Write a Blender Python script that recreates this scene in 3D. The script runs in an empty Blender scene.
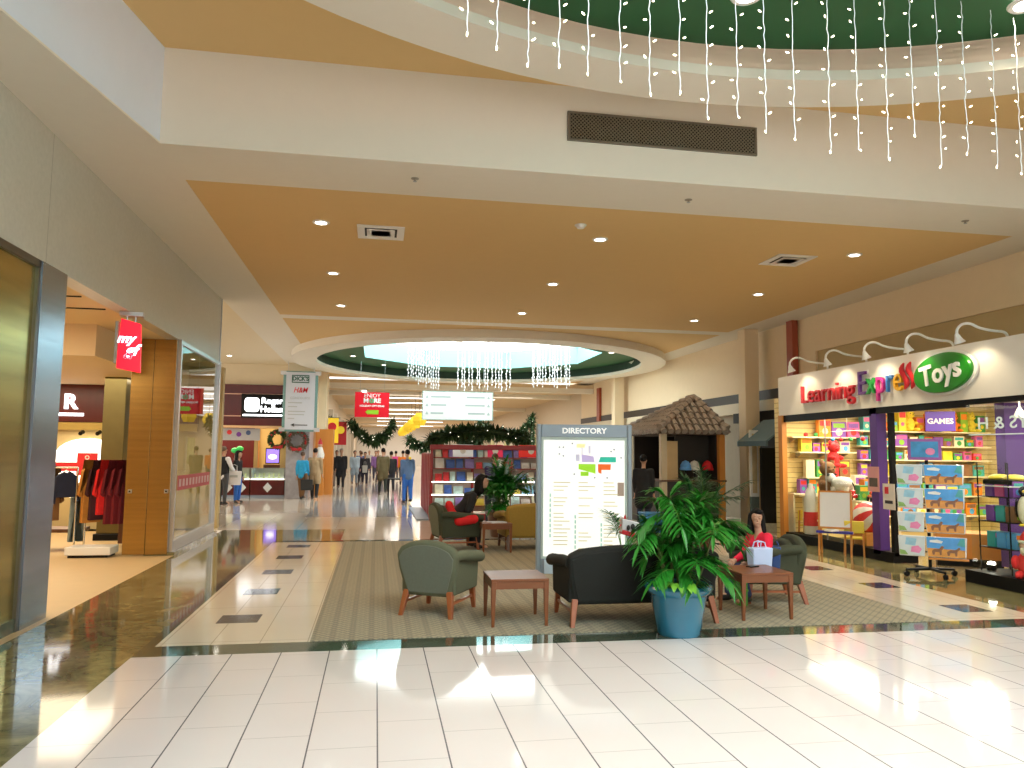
import bpy, bmesh, math, random
from mathutils import Vector, Matrix
random.seed(11)
PI = math.pi
SC = bpy.context.scene
COL = SC.collection
V = Vector

# ------------------------------------------------------------------ materials
MATS = {}
def mat(name, col, rough=.5, metal=0., emis=0., ecol=None, var=.06, vscale=6., bump=0., coat=0., spec=.5, aniso=None):
    if name in MATS: return MATS[name]
    m = bpy.data.materials.new(name); m.use_nodes = True
    n = m.node_tree.nodes; l = m.node_tree.links
    b = n['Principled BSDF']
    b.inputs['Roughness'].default_value = rough
    b.inputs['Metallic'].default_value = metal
    b.inputs['Specular IOR Level'].default_value = spec
    b.inputs['Coat Weight'].default_value = coat
    b.inputs['Coat Roughness'].default_value = .05
    c = (col[0], col[1], col[2], 1)
    if var > 0:
        tc = n.new('ShaderNodeTexCoord'); no = n.new('ShaderNodeTexNoise'); no.inputs['Scale'].default_value = vscale
        mp = n.new('ShaderNodeMapping')
        if aniso: mp.inputs['Scale'].default_value = aniso
        l.new(tc.outputs['Object'], mp.inputs['Vector']); l.new(mp.outputs['Vector'], no.inputs['Vector'])
        no.inputs['Detail'].default_value = 3
        mx = n.new('ShaderNodeMix'); mx.data_type = 'RGBA'
        mx.inputs['A'].default_value = tuple(min(1, x*(1-var)) for x in col)+(1,)
        mx.inputs['B'].default_value = tuple(min(1, x*(1+var)) for x in col)+(1,)
        l.new(no.outputs['Fac'], mx.inputs['Factor']); l.new(mx.outputs['Result'], b.inputs['Base Color'])
        if bump > 0:
            bp = n.new('ShaderNodeBump'); bp.inputs['Strength'].default_value = bump; bp.inputs['Distance'].default_value = .01
            l.new(no.outputs['Fac'], bp.inputs['Height']); l.new(bp.outputs['Normal'], b.inputs['Normal'])
    else:
        b.inputs['Base Color'].default_value = c
    if emis > 0:
        e = ecol or col
        b.inputs['Emission Color'].default_value = (e[0], e[1], e[2], 1)
        b.inputs['Emission Strength'].default_value = emis
    MATS[name] = m
    return m

def glass_mat(name, tint=(1, 1, 1), refl=1.0, rough=0.0):
    if name in MATS: return MATS[name]
    m = bpy.data.materials.new(name); m.use_nodes = True
    n = m.node_tree.nodes; l = m.node_tree.links
    n.remove(n['Principled BSDF']); out = n['Material Output']
    t = n.new('ShaderNodeBsdfTransparent'); t.inputs['Color'].default_value = (*tint, 1)
    g = n.new('ShaderNodeBsdfGlossy'); g.inputs['Roughness'].default_value = rough
    f = n.new('ShaderNodeLayerWeight'); f.inputs['Blend'].default_value = .5
    pw = n.new('ShaderNodeMath'); pw.operation = 'POWER'; pw.inputs[1].default_value = 4.; l.new(f.outputs['Facing'], pw.inputs[0])
    mul = n.new('ShaderNodeMath'); mul.operation = 'MULTIPLY_ADD'; mul.inputs[1].default_value = .6*refl; mul.inputs[2].default_value = .025*refl; mul.use_clamp = True
    l.new(pw.outputs[0], mul.inputs[0])
    mx = n.new('ShaderNodeMixShader'); l.new(mul.outputs[0], mx.inputs[0]); l.new(t.outputs[0], mx.inputs[1]); l.new(g.outputs[0], mx.inputs[2])
    l.new(mx.outputs[0], out.inputs['Surface'])
    MATS[name] = m
    return m

def pattern_mat(name, fn, rough=.3, spec=.5, coat=0.):
    """fn(nodes, links, x, y) -> colour socket ; x, y are object-space coordinates"""
    if name in MATS: return MATS[name]
    m = bpy.data.materials.new(name); m.use_nodes = True
    n = m.node_tree.nodes; l = m.node_tree.links
    b = n['Principled BSDF']; b.inputs['Roughness'].default_value = rough; b.inputs['Specular IOR Level'].default_value = spec
    b.inputs['Coat Weight'].default_value = coat
    tc = n.new('ShaderNodeTexCoord'); sx = n.new('ShaderNodeSeparateXYZ'); l.new(tc.outputs['Object'], sx.inputs[0])
    c = fn(n, l, sx.outputs['X'], sx.outputs['Y'], sx.outputs['Z'], tc.outputs['Object'], b)
    l.new(c, b.inputs['Base Color'])
    MATS[name] = m
    return m
def nmath(n, l, op, a, b=None, c=None):
    x = n.new('ShaderNodeMath'); x.operation = op
    for i, v in enumerate((a, b, c)):
        if v is None: continue
        if isinstance(v, (int, float)): x.inputs[i].default_value = v
        else: l.new(v, x.inputs[i])
    return x.outputs[0]
def nmix(n, l, f, a, b):
    x = n.new('ShaderNodeMix'); x.data_type = 'RGBA'
    if isinstance(f, (int, float)): x.inputs['Factor'].default_value = f
    else: l.new(f, x.inputs['Factor'])
    for k, v in (('A', a), ('B', b)):
        if isinstance(v, tuple): x.inputs[k].default_value = (*v, 1)
        else: l.new(v, x.inputs[k])
    return x.outputs['Result']
def nline(n, l, x, period, width, off=0.):
    """1 on a thin line every period"""
    a = nmath(n, l, 'ADD', x, off)
    a = nmath(n, l, 'PINGPONG', a, period/2)
    return nmath(n, l, 'LESS_THAN', a, width/2)

# ------------------------------------------------------------------ mesh builder
class MB:
    def __init__(s): s.v = []; s.f = []; s.m = []; s.cur = 0; s.T = Matrix()
    def add(s, vs, fs, m=None):
        o = len(s.v); s.v += [tuple(s.T @ V(p)) for p in vs]
        for f in fs: s.f.append(tuple(i+o for i in f)); s.m.append(s.cur if m is None else m)
        return s
    def box(s, x0, x1, y0, y1, z0, z1):
        if x0 > x1: x0, x1 = x1, x0
        if y0 > y1: y0, y1 = y1, y0
        if z0 > z1: z0, z1 = z1, z0
        return s.add([(x0,y0,z0),(x1,y0,z0),(x1,y1,z0),(x0,y1,z0),(x0,y0,z1),(x1,y0,z1),(x1,y1,z1),(x0,y1,z1)],
                     [(0,3,2,1),(4,5,6,7),(0,1,5,4),(1,2,6,5),(2,3,7,6),(3,0,4,7)])
    def taper(s, c0, a0, b0, c1, a1, b1):
        """frustum of a rectangular section: centre, half widths (x, y) at both ends"""
        vs = [(c[0]+sx*a, c[1]+sy*b, c[2]) for c, a, b in ((c0,a0,b0),(c1,a1,b1)) for sx, sy in ((-1,-1),(1,-1),(1,1),(-1,1))]
        fs = [(0,3,2,1),(4,5,6,7),(0,1,5,4),(1,2,6,5),(2,3,7,6),(3,0,4,7)]
        if c1[2] < c0[2]: fs = [tuple(reversed(f)) for f in fs]
        return s.add(vs, fs)
    def tube(s, pts, r, n=8, caps=True):
        pts = [V(p) for p in pts]; k = len(pts)
        rs = r if isinstance(r, (list, tuple)) else [r]*k
        t = [(pts[min(i+1,k-1)]-pts[max(i-1,0)]).normalized() for i in range(k)]
        up = V((0,0,1)) if abs(t[0].z) < .9 else V((1,0,0))
        nn = (up - t[0]*up.dot(t[0])).normalized()
        vs = []
        for i in range(k):
            nn = (nn - t[i]*nn.dot(t[i]))
            nn = nn.normalized() if nn.length > 1e-6 else t[i].orthogonal().normalized()
            bb = t[i].cross(nn)
            for j in range(n):
                a = 2*PI*j/n; vs.append(pts[i]+(nn*math.cos(a)+bb*math.sin(a))*rs[i])
        fs = [(i*n+j, i*n+(j+1)%n, (i+1)*n+(j+1)%n, (i+1)*n+j) for i in range(k-1) for j in range(n)]
        if caps: fs += [tuple(reversed(range(n))), tuple(range((k-1)*n, k*n))]
        return s.add(vs, fs)
    def cyl(s, p0, p1, r, n=16): return s.tube([p0, p1], r, n)
    def lathe(s, prof, c=(0,0,0), n=32, sx=1., sy=1., close=False, caps=True):
        k = len(prof); vs = []
        for r, z in prof:
            for j in range(n):
                a = 2*PI*j/n; vs.append((c[0]+r*sx*math.cos(a), c[1]+r*sy*math.sin(a), c[2]+z))
        rng = range(k if close else k-1)
        fs = [(i*n+j, i*n+(j+1)%n, ((i+1)%k)*n+(j+1)%n, ((i+1)%k)*n+j) for i in rng for j in range(n)]
        if not close and caps:
            if prof[0][0] > 1e-5: fs.append(tuple(reversed(range(n))))
            if prof[-1][0] > 1e-5: fs.append(tuple(range((k-1)*n, k*n)))
        return s.add(vs, fs)
    def ell(s, c, r, nu=14, nv=9):
        vs = [(c[0], c[1], c[2]-r[2])]; fs = []
        for i in range(1, nv):
            p = -PI/2+PI*i/nv
            for j in range(nu):
                a = 2*PI*j/nu; vs.append((c[0]+r[0]*math.cos(p)*math.cos(a), c[1]+r[1]*math.cos(p)*math.sin(a), c[2]+r[2]*math.sin(p)))
        vs.append((c[0], c[1], c[2]+r[2])); L = len(vs)-1
        for j in range(nu): fs.append((0, 1+(j+1)%nu, 1+j)); fs.append((L, L-nu+j, L-nu+(j+1)%nu))
        for i in range(nv-2):
            for j in range(nu): a = 1+i*nu; fs.append((a+j, a+(j+1)%nu, a+nu+(j+1)%nu, a+nu+j))
        return s.add(vs, fs)
    def caps(s, p0, p1, r0, r1=None, n=10):
        """tapered capsule"""
        r1 = r0 if r1 is None else r1
        p0 = V(p0); p1 = V(p1); d = p1-p0
        if d.length < 1e-6: return s.ell(p0, (r0,)*3)
        d.normalize(); pts = []; rs = []
        for a in (-80, -50, -25): pts.append(p0+d*r0*math.sin(math.radians(a))); rs.append(r0*math.cos(math.radians(a)))
        pts.append(p0); rs.append(r0); pts.append(p1); rs.append(r1)
        for a in (25, 50, 80): pts.append(p1+d*r1*math.sin(math.radians(a))); rs.append(r1*math.cos(math.radians(a)))
        return s.tube(pts, rs, n)
    def prism(s, poly, h, M=None):
        """polygon in local xy (counter-clockwise), extruded along z by h, placed by M"""
        k = len(poly); M = M or Matrix()
        vs = [M @ V((x, y, 0)) for x, y in poly] + [M @ V((x, y, h)) for x, y in poly]
        fs = [tuple(reversed(range(k))), tuple(range(k, 2*k))] + [(i, (i+1)%k, k+(i+1)%k, k+i) for i in range(k)]
        return s.add(vs, fs)
    def quad(s, a, b, c, d): return s.add([a,b,c,d], [(0,1,2,3)])
    def mesh(s, name, mats):
        me = bpy.data.meshes.new(name); me.from_pydata(s.v, [], s.f)
        for m in (mats if isinstance(mats, (list, tuple)) else [mats]): me.materials.append(m)
        me.polygons.foreach_set('material_index', s.m); me.update()
        return me
    def build(s, name, mats, parent=None, smooth=False, bevel=0., seg=2, loc=None, rz=0., sub=0):
        me = s.mesh(name, mats)
        o = bpy.data.objects.new(name, me); COL.objects.link(o)
        if parent: o.parent = parent
        if loc is not None: o.location = loc
        o.rotation_euler.z = rz
        if smooth: sharp(me, 40)
        if bevel > 0:
            md = o.modifiers.new('bevel', 'BEVEL'); md.width = bevel; md.segments = seg; md.limit_method = 'ANGLE'; md.angle_limit = math.radians(40)
            me.polygons.foreach_set('use_smooth', [True]*len(me.polygons)); sharp(me, 40)
            wn = o.modifiers.new('normals', 'WEIGHTED_NORMAL'); wn.keep_sharp = True
        if sub:
            md = o.modifiers.new('sub', 'SUBSURF'); md.levels = md.render_levels = sub
        return o
def sharp(me, ang):
    me.polygons.foreach_set('use_smooth', [True]*len(me.polygons))
    bm = bmesh.new(); bm.from_mesh(me)
    for e in bm.edges:
        if len(e.link_faces) == 2 and e.calc_face_angle(0) > math.radians(ang): e.smooth = False
    bm.to_mesh(me); bm.free()

def tag(o, label=None, cat=None, group=None, kind=None):
    if label: o['label'] = label
    if cat: o['category'] = cat
    if group: o['group'] = group
    if kind: o['kind'] = kind
    return o
def thing(name, label, cat, loc=(0,0,0), rz=0., group=None):
    o = bpy.data.objects.new(name, None); COL.objects.link(o); o.empty_display_size = .1
    o.location = loc; o.rotation_euler.z = rz
    return tag(o, label, cat, group)
def struct(name, mb, mats, **k):
    o = mb.build(name, mats, **k); o['kind'] = 'structure'; return o
def copy_tree(o, parent=None):
    c = o.copy(); COL.objects.link(c)
    if parent: c.parent = parent
    for ch in list(o.children): copy_tree(ch, c)
    return c
ORD = ['first','second','third','fourth','fifth','sixth','seventh','eighth','ninth','tenth','eleventh','twelfth','thirteenth','fourteenth',
       'fifteenth','sixteenth','seventeenth','eighteenth','nineteenth','twentieth']
RX = Matrix.Rotation(PI/2, 4, 'X')
def face_cam(x, y, z): return Matrix.Translation((x,y,z)) @ RX                       # local xy plane turned to face -Y
def face_left(x, y, z): return Matrix.Translation((x,y,z)) @ Matrix.Rotation(-PI/2, 4, 'Z') @ RX   # faces -X
def text(s, size, mats, M, parent=None, name='lettering', ext=.004, align='CENTER', idx=None, shear=0., off=0., sx=1.):
    c = bpy.data.curves.new('t', 'FONT'); c.body = s; c.size = size; c.extrude = ext; c.align_x = align; c.align_y = 'CENTER'
    c.shear = shear; c.offset = off; c.resolution_u = 3
    o = bpy.data.objects.new('t', c); COL.objects.link(o)
    for m in (mats if isinstance(mats, (list,tuple)) else [mats]): c.materials.append(m)
    if idx:
        for i, k in enumerate(idx): c.body_format[i].material_index = k
    dg = bpy.context.evaluated_depsgraph_get(); dg.update()
    me = bpy.data.meshes.new_from_object(o.evaluated_get(dg))
    bpy.data.objects.remove(o); bpy.data.curves.remove(c)
    me.name = name
    me.transform(M @ Matrix.Diagonal((sx,1,1,1)))
    r = bpy.data.objects.new(name, me); COL.objects.link(r)
    if parent: r.parent = parent
    return r
def bake(mb, name, mats, voxel, parent=None, smooth=4, extra=None):
    """union of overlapping closed shells grown into one continuous skin"""
    me = mb.mesh('u', mats[0] if isinstance(mats,(list,tuple)) else mats)
    o = bpy.data.objects.new('u', me); COL.objects.link(o)
    r = o.modifiers.new('r', 'REMESH'); r.mode = 'VOXEL'; r.voxel_size = voxel; r.use_smooth_shade = True
    sm = o.modifiers.new('s', 'SMOOTH'); sm.factor = .5; sm.iterations = smooth
    dg = bpy.context.evaluated_depsgraph_get(); dg.update()
    me2 = bpy.data.meshes.new_from_object(o.evaluated_get(dg))
    bpy.data.objects.remove(o); bpy.data.meshes.remove(me)
    if extra is not None:
        bm = bmesh.new(); bm.from_mesh(me2)
        e = extra.mesh('e', mats); bm.from_mesh(e); bm.to_mesh(me2); bm.free(); bpy.data.meshes.remove(e)
    me2.materials.clear()
    for m in (mats if isinstance(mats,(list,tuple)) else [mats]): me2.materials.append(m)
    me2.polygons.foreach_set('use_smooth', [True]*len(me2.polygons))
    me2.name = name
    ob = bpy.data.objects.new(name, me2); COL.objects.link(ob)
    if parent: ob.parent = parent
    return ob
def leafstrip(mb, p, d, L, w, droop, up=V((0,0,1)), fold=.25, n=4):
    """one narrow folded leaf from p along d"""
    d = V(d).normalized(); side = d.cross(up)
    side = side.normalized() if side.length > 1e-4 else V((1,0,0))
    nrm = side.cross(d).normalized(); vs = []; fs = []
    for i in range(n+1):
        t = i/n; c = V(p)+d*L*t - up*droop*L*t*t
        ww = w*math.sin(PI*min(1, .12+.88*t))**.8*.5 if i < n else .0008
        vs += [c-side*ww+nrm*ww*fold, c, c+side*ww+nrm*ww*fold]
    for i in range(n): a = 3*i; fs += [(a,a+1,a+4,a+3),(a+1,a+2,a+5,a+4)]
    mb.add(vs, fs)
# ------------------------------------------------------------------ camera and world
cd = bpy.data.cameras.new('camera'); cam = bpy.data.objects.new('camera', cd); COL.objects.link(cam); SC.camera = cam
FPX = 760.; cd.sensor_width = 36; cd.lens = FPX/1024*36; cd.clip_end = 300; cd.clip_start = .05
yd = V(((376-512)/FPX, -(451-384)/FPX, -1)).normalized()      # world +Y seen from the camera (right, up, back)
zd = V((math.sin(.026), math.cos(.026), 0)); zd = (zd-yd*zd.dot(yd)).normalized()
xd = yd.cross(zd)
R = Matrix((xd, yd, zd))
cam.matrix_world = Matrix.Translation((0,0,1.65)) @ R.to_4x4()
w = bpy.data.worlds.new('world'); SC.world = w; w.use_nodes = True
bg = w.node_tree.nodes['Background']; bg.inputs[0].default_value = (1, .96, .9, 1); bg.inputs[1].default_value = 1.5
SC.view_settings.view_transform = 'Standard'; SC.view_settings.look = 'None'; SC.view_settings.gamma = 1; SC.view_settings.use_curve_mapping = False
SC.view_settings.exposure = 0.55
SC.cycles.max_bounces = 8; SC.cycles.diffuse_bounces = 4; SC.cycles.glossy_bounces = 4; SC.cycles.transparent_max_bounces = 12
SC.cycles.use_denoising = True
SC.cycles.sample_clamp_indirect = 6
SC.cycles.caustics_reflective = False; SC.cycles.caustics_refractive = False

# ------------------------------------------------------------------ shared materials
M_white = mat('painted plaster white', (.80,.74,.63), .7, var=.02)
M_cream = mat('painted plaster cream', (.78,.66,.46), .7, var=.02)
M_tan = mat('painted ceiling ochre', (.74,.50,.22), .75, var=.02)
M_green = mat('dome green paint', (.022,.115,.04), .55, var=.05)
M_shaft = mat('skylight shaft paint', (.22,.58,.60), .5, var=.02)
M_wallb = mat('painted wall beige', (.84,.68,.46), .75, var=.03)
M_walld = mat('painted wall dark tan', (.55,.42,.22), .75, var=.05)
M_dark = mat('black paint', (.005,.005,.005), .5, var=0, spec=.2)
M_glow = mat('skylight glazing', (1,1,1), .5, emis=4.2, ecol=(.96,1,1), var=0)
M_glow2 = mat('atrium skylight glazing', (1,1,1), .5, emis=5., ecol=(.98,1,1), var=0)
M_lamp = mat('lamp lens', (1,1,1), .4, emis=14., ecol=(1,.93,.8), var=0)
M_strip = mat('strip light diffuser', (1,1,1), .4, emis=4., ecol=(1,.98,.95), var=0)
M_trimw = mat('white enamel', (.82,.8,.76), .35, var=0)
M_steel = mat('brushed steel', (.55,.56,.58), .28, metal=1., var=.12, vscale=4, aniso=(1,1,30))
M_steelb = mat('blue brushed steel', (.36,.44,.55), .25, metal=1., var=.2, vscale=2.5, aniso=(.3,.3,6))
M_bronze = mat('brushed bronze', (.40,.26,.09), .26, metal=1., var=.3, vscale=2, aniso=(.3,.3,8))  # bands in the colour imitate metallic reflections
M_gold = mat('brushed gold steel', (.46,.38,.13), .25, metal=1., var=.4, vscale=1.6, aniso=(.3,.3,8))  # horizontal colour bands stand for the reflections on the panel
M_alu = mat('satin aluminium', (.30,.36,.43), .45, metal=.3, var=.03)
M_wood = mat('cherry wood', (.33,.09,.03), .3, var=.25, vscale=5, aniso=(1,1,.2), coat=.3)
M_woodd = mat('dark walnut wood', (.12,.045,.02), .3, var=.25, vscale=5, aniso=(1,1,.2), coat=.3)
M_orange = mat('orange stained wood', (.62,.24,.04), .45, var=.15, vscale=3, aniso=(1,1,.2))
M_redw = mat('red stained wood', (.36,.07,.03), .45, var=.2, vscale=3, aniso=(1,1,.2))
M_glass = glass_mat('window glass', (.93,.98,.95))
M_glassm = glass_mat('display window glass', (.66,.74,.62), refl=1.5)
M_maroon = mat('maroon lacquer', (.095,.008,.008), .25, var=.2, vscale=2, aniso=(4,1,.4))
M_fir = mat('fir garland', (.035,.075,.02), .7, var=.4, vscale=30)
M_leaf = mat('palm leaf', (.018,.185,.014), .4, var=.5, vscale=9)
M_leafd = mat('dark palm leaf', (.012,.085,.022), .4, var=.45, vscale=9)
M_leafy = mat('young leaf', (.16,.42,.03), .4, var=.3, vscale=9)
M_soil = mat('potting soil', (.03,.02,.012), .9, var=.4, vscale=40)
M_ink = mat('black ink', (.02,.02,.02), .5, var=0)
M_grey = mat('grey ink', (.42,.43,.42), .5, var=0)
M_bulb = mat('fairy bulb', (1,1,1), .3, emis=5., ecol=(1,.90,.62), var=0)
M_wire = mat('white wire', (.85,.88,.9), .4, emis=.12, ecol=(.9,.95,1), var=0)  # faint glow added so the thin wires stand out

# floor finishes
def f_cream(n, l, x, y, z, ob, b):
    colx = nline(n, l, x, .385, .009, -.05)
    k = nmath(n, l, 'FLOOR', nmath(n, l, 'DIVIDE', nmath(n, l, 'SUBTRACT', x, .05), .385))
    off = nmath(n, l, 'MULTIPLY', k, .22)
    rowy = nline(n, l, nmath(n, l, 'ADD', y, off), .61, .006)
    no = n.new('ShaderNodeTexNoise'); no.inputs['Scale'].default_value = 1.3; l.new(ob, no.inputs['Vector'])
    base = nmix(n, l, no.outputs['Fac'], (.74,.66,.63), (.81,.72,.69))
    c = nmix(n, l, nmath(n, l, 'MULTIPLY', rowy, .55), base, (.30,.25,.23))
    return nmix(n, l, nmath(n, l, 'MULTIPLY', colx, .9), c, (.10,.09,.10))
M_ftile = pattern_mat('cream floor tile', f_cream, .075, .5)
def f_strip(n, l, x, y, z, ob, b):
    a = nline(n, l, x, .40, .008, 0.14); c2 = nline(n, l, y, 1.47, .008, .3)
    g = nmath(n, l, 'MAXIMUM', a, c2)
    no = n.new('ShaderNodeTexNoise'); no.inputs['Scale'].default_value = 1.5; l.new(ob, no.inputs['Vector'])
    base = nmix(n, l, no.outputs['Fac'], (.72,.60,.46), (.80,.70,.55))
    return nmix(n, l, nmath(n, l, 'MULTIPLY', g, .6), base, (.25,.2,.15))
M_fstrip = pattern_mat('cream border tile', f_strip, .10, .55)
def f_marble(n, l, x, y, z, ob, b):
    no = n.new('ShaderNodeTexNoise'); no.inputs['Scale'].default_value = 3.; no.inputs['Detail'].default_value = 9; no.inputs['Roughness'].default_value = .7
    no.inputs['Distortion'].default_value = 1.2; l.new(ob, no.inputs['Vector'])
    rp = n.new('ShaderNodeValToRGB'); l.new(no.outputs['Fac'], rp.inputs[0])
    e = rp.color_ramp.elements; e[0].position = .3; e[0].color = (.07,.07,.03,1); e[1].position = .72; e[1].color = (.36,.30,.14,1)
    g = nmath(n, l, 'MAXIMUM', nline(n, l, x, .60, .008, .06), nline(n, l, y, 1.2, .006))
    return nmix(n, l, nmath(n, l, 'MULTIPLY', g, .6), rp.outputs[0], (.03,.03,.02))
M_marble = pattern_mat('green brown marble', f_marble, .06, .4)
def f_band(n, l, x, y, z, ob, b):
    no = n.new('ShaderNodeTexNoise'); no.inputs['Scale'].default_value = 5.; no.inputs['Detail'].default_value = 8; l.new(ob, no.inputs['Vector'])
    g = nline(n, l, x, .385, .006, -.05)
    c = nmix(n, l, no.outputs['Fac'], (.025,.045,.03), (.11,.13,.09))
    return nmix(n, l, nmath(n, l, 'MULTIPLY', g, .7), c, (.01,.01,.01))
M_band = pattern_mat('dark green granite', f_band, .06, .6)
def f_far(n, l, x, y, z, ob, b):
    g = nmath(n, l, 'MAXIMUM', nline(n, l, x, .8, .012), nline(n, l, y, .8, .012))
    no = n.new('ShaderNodeTexNoise'); no.inputs['Scale'].default_value = .6; l.new(ob, no.inputs['Vector'])
    c = nmix(n, l, no.outputs['Fac'], (.62,.52,.42), (.74,.66,.56))
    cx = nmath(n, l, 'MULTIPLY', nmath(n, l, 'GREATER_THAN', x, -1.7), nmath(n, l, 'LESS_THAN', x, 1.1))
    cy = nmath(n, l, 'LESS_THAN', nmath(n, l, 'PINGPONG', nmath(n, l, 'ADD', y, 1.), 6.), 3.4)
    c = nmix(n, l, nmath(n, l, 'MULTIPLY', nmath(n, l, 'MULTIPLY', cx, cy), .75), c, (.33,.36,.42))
    return nmix(n, l, nmath(n, l, 'MULTIPLY', g, .4), c, (.3,.25,.2))
M_ffar = pattern_mat('polished mall tile', f_far, .09, .6)
def f_carpet(n, l, x, y, z, ob, b):
    d1 = nmath(n, l, 'ADD', x, y); d2 = nmath(n, l, 'SUBTRACT', x, y)
    g = nmath(n, l, 'MAXIMUM', nline(n, l, d1, .085, .022), nline(n, l, d2, .085, .022))
    s = nline(n, l, x, .17, .05)
    no = n.new('ShaderNodeTexNoise'); no.inputs['Scale'].default_value = 90.; l.new(ob, no.inputs['Vector'])
    c = nmix(n, l, no.outputs['Fac'], (.31,.265,.18), (.47,.405,.28))
    c = nmix(n, l, nmath(n, l, 'MULTIPLY', g, .6), c, (.19,.175,.15))
    return nmix(n, l, nmath(n, l, 'MULTIPLY', s, .22), c, (.12,.115,.11))
M_carpet = pattern_mat('patterned carpet', f_carpet, .95, .2)
def f_stone(n, l, x, y, z, ob, b):
    no = n.new('ShaderNodeTexNoise'); no.inputs['Scale'].default_value = 22.; no.inputs['Detail'].default_value = 8; l.new(ob, no.inputs['Vector'])
    n2 = n.new('ShaderNodeTexNoise'); n2.inputs['Scale'].default_value = 1.4; l.new(ob, n2.inputs['Vector'])
    c = nmix(n, l, no.outputs['Fac'], (.48,.48,.42), (.64,.63,.56))
    c = nmix(n, l, nmath(n, l, 'MULTIPLY', n2.outputs['Fac'], .4), c, (.50,.45,.33))
    g = nline(n, l, y, 8.0, .012, .2)
    return nmix(n, l, nmath(n, l, 'MULTIPLY', g, .6), c, (.2,.19,.16))
M_stone = pattern_mat('honed limestone', f_stone, .32, .5)

# ------------------------------------------------------------------ floors (world coordinates, objects at the origin)
struct('floor', MB().box(-1.87,9,-9,6.62,-.1,0), M_ftile)
struct('trim_1', MB().box(-1.87,9,6.62,6.95,-.1,0), M_band)                       # dark granite band
struct('floor_border_left', MB().box(-1.78,-.52,6.95,14.45,-.1,0), M_fstrip)
struct('floor_border_right', MB().box(5.66,6.86,6.95,14.45,-.1,0), M_fstrip)
struct('floor_carpet', MB().box(-.52,5.66,6.95,14.35,-.1,.006), M_carpet)
struct('trim_2', MB().box(-1.78,6.86,14.35,14.6,-.1,0).box(-1.87,-1.78,6.95,14.6,-.1,0), M_band)
struct('floor_marble_left', MB().box(-3.05,-1.87,-9,16.6,-.1,0), M_marble)
struct('floor_marble_right', MB().box(6.86,8.05,6.95,16.6,-.1,0).box(-1.87,-.6,14.6,16.6,-.1,0), M_marble)
struct('floor_mall', MB().box(-16,-3.05,16.6,100,-.1,-.0).box(-3.05,-.6,16.6,100,-.1,0).box(-.6,9.4,14.6,100,-.1,0), M_ffar)
ins = MB()
for y in (7.95,9.42,10.9,12.36,13.75): ins.box(-1.46,-1.08,y-.17,y+.19,-.05,.002)
for y in (7.5,8.95,10.4,11.85,13.3): ins.box(6.22,6.57,y-.19,y+.19,-.05,.002)
struct('trim_3', ins, mat('charcoal tile insert', (.05,.055,.07), .1, var=.1))

# ------------------------------------------------------------------ ceilings and atrium coffer
ZS = 4.68; ZC = 5.68
struct('ceiling_soffit', MB().prism([(-3.15,3.08),(-2.2,7.83),(-2.2,32),(-3.15,32)],.02,Matrix.Translation((0,0,ZS))).box(-2.2,8.55,7.95,8.87,ZS,ZS+.12).box(8.55,9.4,-9,34,ZS,ZS+.12)
       .box(-2.2,8.55,17.5,17.95,ZS,ZS+.12), M_white)
struct('ceiling_panel', MB().box(-2.2,8.55,8.87,17.5,ZS+.002,ZS+.12), M_tan)
struct('wall_beam', MB().box(-2.2,8.55,7.83,7.95,ZS,ZC+.1), M_white)
struct('wall_coffer_left', MB().prism([(-2.32,7.83),(-3.27,3.08),(-3.15,3.08),(-2.2,7.83)],ZC-ZS+.1,Matrix.Translation((0,0,ZS+.018))).box(-3.27,-3.15,-9,3.08,ZS,ZC+.1), mat('skylit plaster white', (.76,.82,.92), .7, var=.02))  # bluish skylight tint is put into the white plaster colour
struct('wall_coffer_right', MB().box(8.55,8.67,-9,7.95,ZS+.12,ZC+.1), M_white)
def holed(mb, x0, x1, y0, y1, cx, cy, rr, z, n=96):
    """rectangle with a round hole, facing down"""
    angs = sorted(set([2*PI*i/n for i in range(n)] + [math.atan2(b-cy, a-cx) % (2*PI) for a in (x0,x1) for b in (y0,y1)]))
    vs = []; fs = []
    for a in angs:
        c, s_ = math.cos(a), math.sin(a); t = 1e9
        if c > 1e-9: t = min(t, (x1-cx)/c)
        if c < -1e-9: t = min(t, (x0-cx)/c)
        if s_ > 1e-9: t = min(t, (y1-cy)/s_)
        if s_ < -1e-9: t = min(t, (y0-cy)/s_)
        r = min(rr, t); vs += [(cx+r*c, cy+r*s_, z), (cx+t*c, cy+t*s_, z)]
    k = len(angs)
    for i in range(k):
        j = (i+1) % k
        if (V(vs[2*i])-V(vs[2*i+1])).length < 1e-6 and (V(vs[2*j])-V(vs[2*j+1])).length < 1e-6: continue
        fs.append((2*i, 2*j, 2*j+1, 2*i+1))
    mb.add(vs, fs)
def annulus_oct(mb, cx, cy, R, z, ap, n=96):
    """disc of radius R with an octagonal hole of apothem ap, facing down"""
    vs = []; fs = []
    for i in range(n):
        a = 2*PI*i/n; q = (a+PI/8) % (PI/4) - PI/8; r = ap/math.cos(q)
        vs += [(cx+r*math.cos(a), cy+r*math.sin(a), z), (cx+R*math.cos(a), cy+R*math.sin(a), z)]
    for i in range(n): j = (i+1) % n; fs.append((2*i, 2*j, 2*j+1, 2*i+1))
    mb.add(vs, fs)
def octpts(cx, cy, ap): r = ap/math.cos(PI/8); return [(cx+r*math.cos(PI/8+i*PI/4), cy+r*math.sin(PI/8+i*PI/4)) for i in range(8)]
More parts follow.
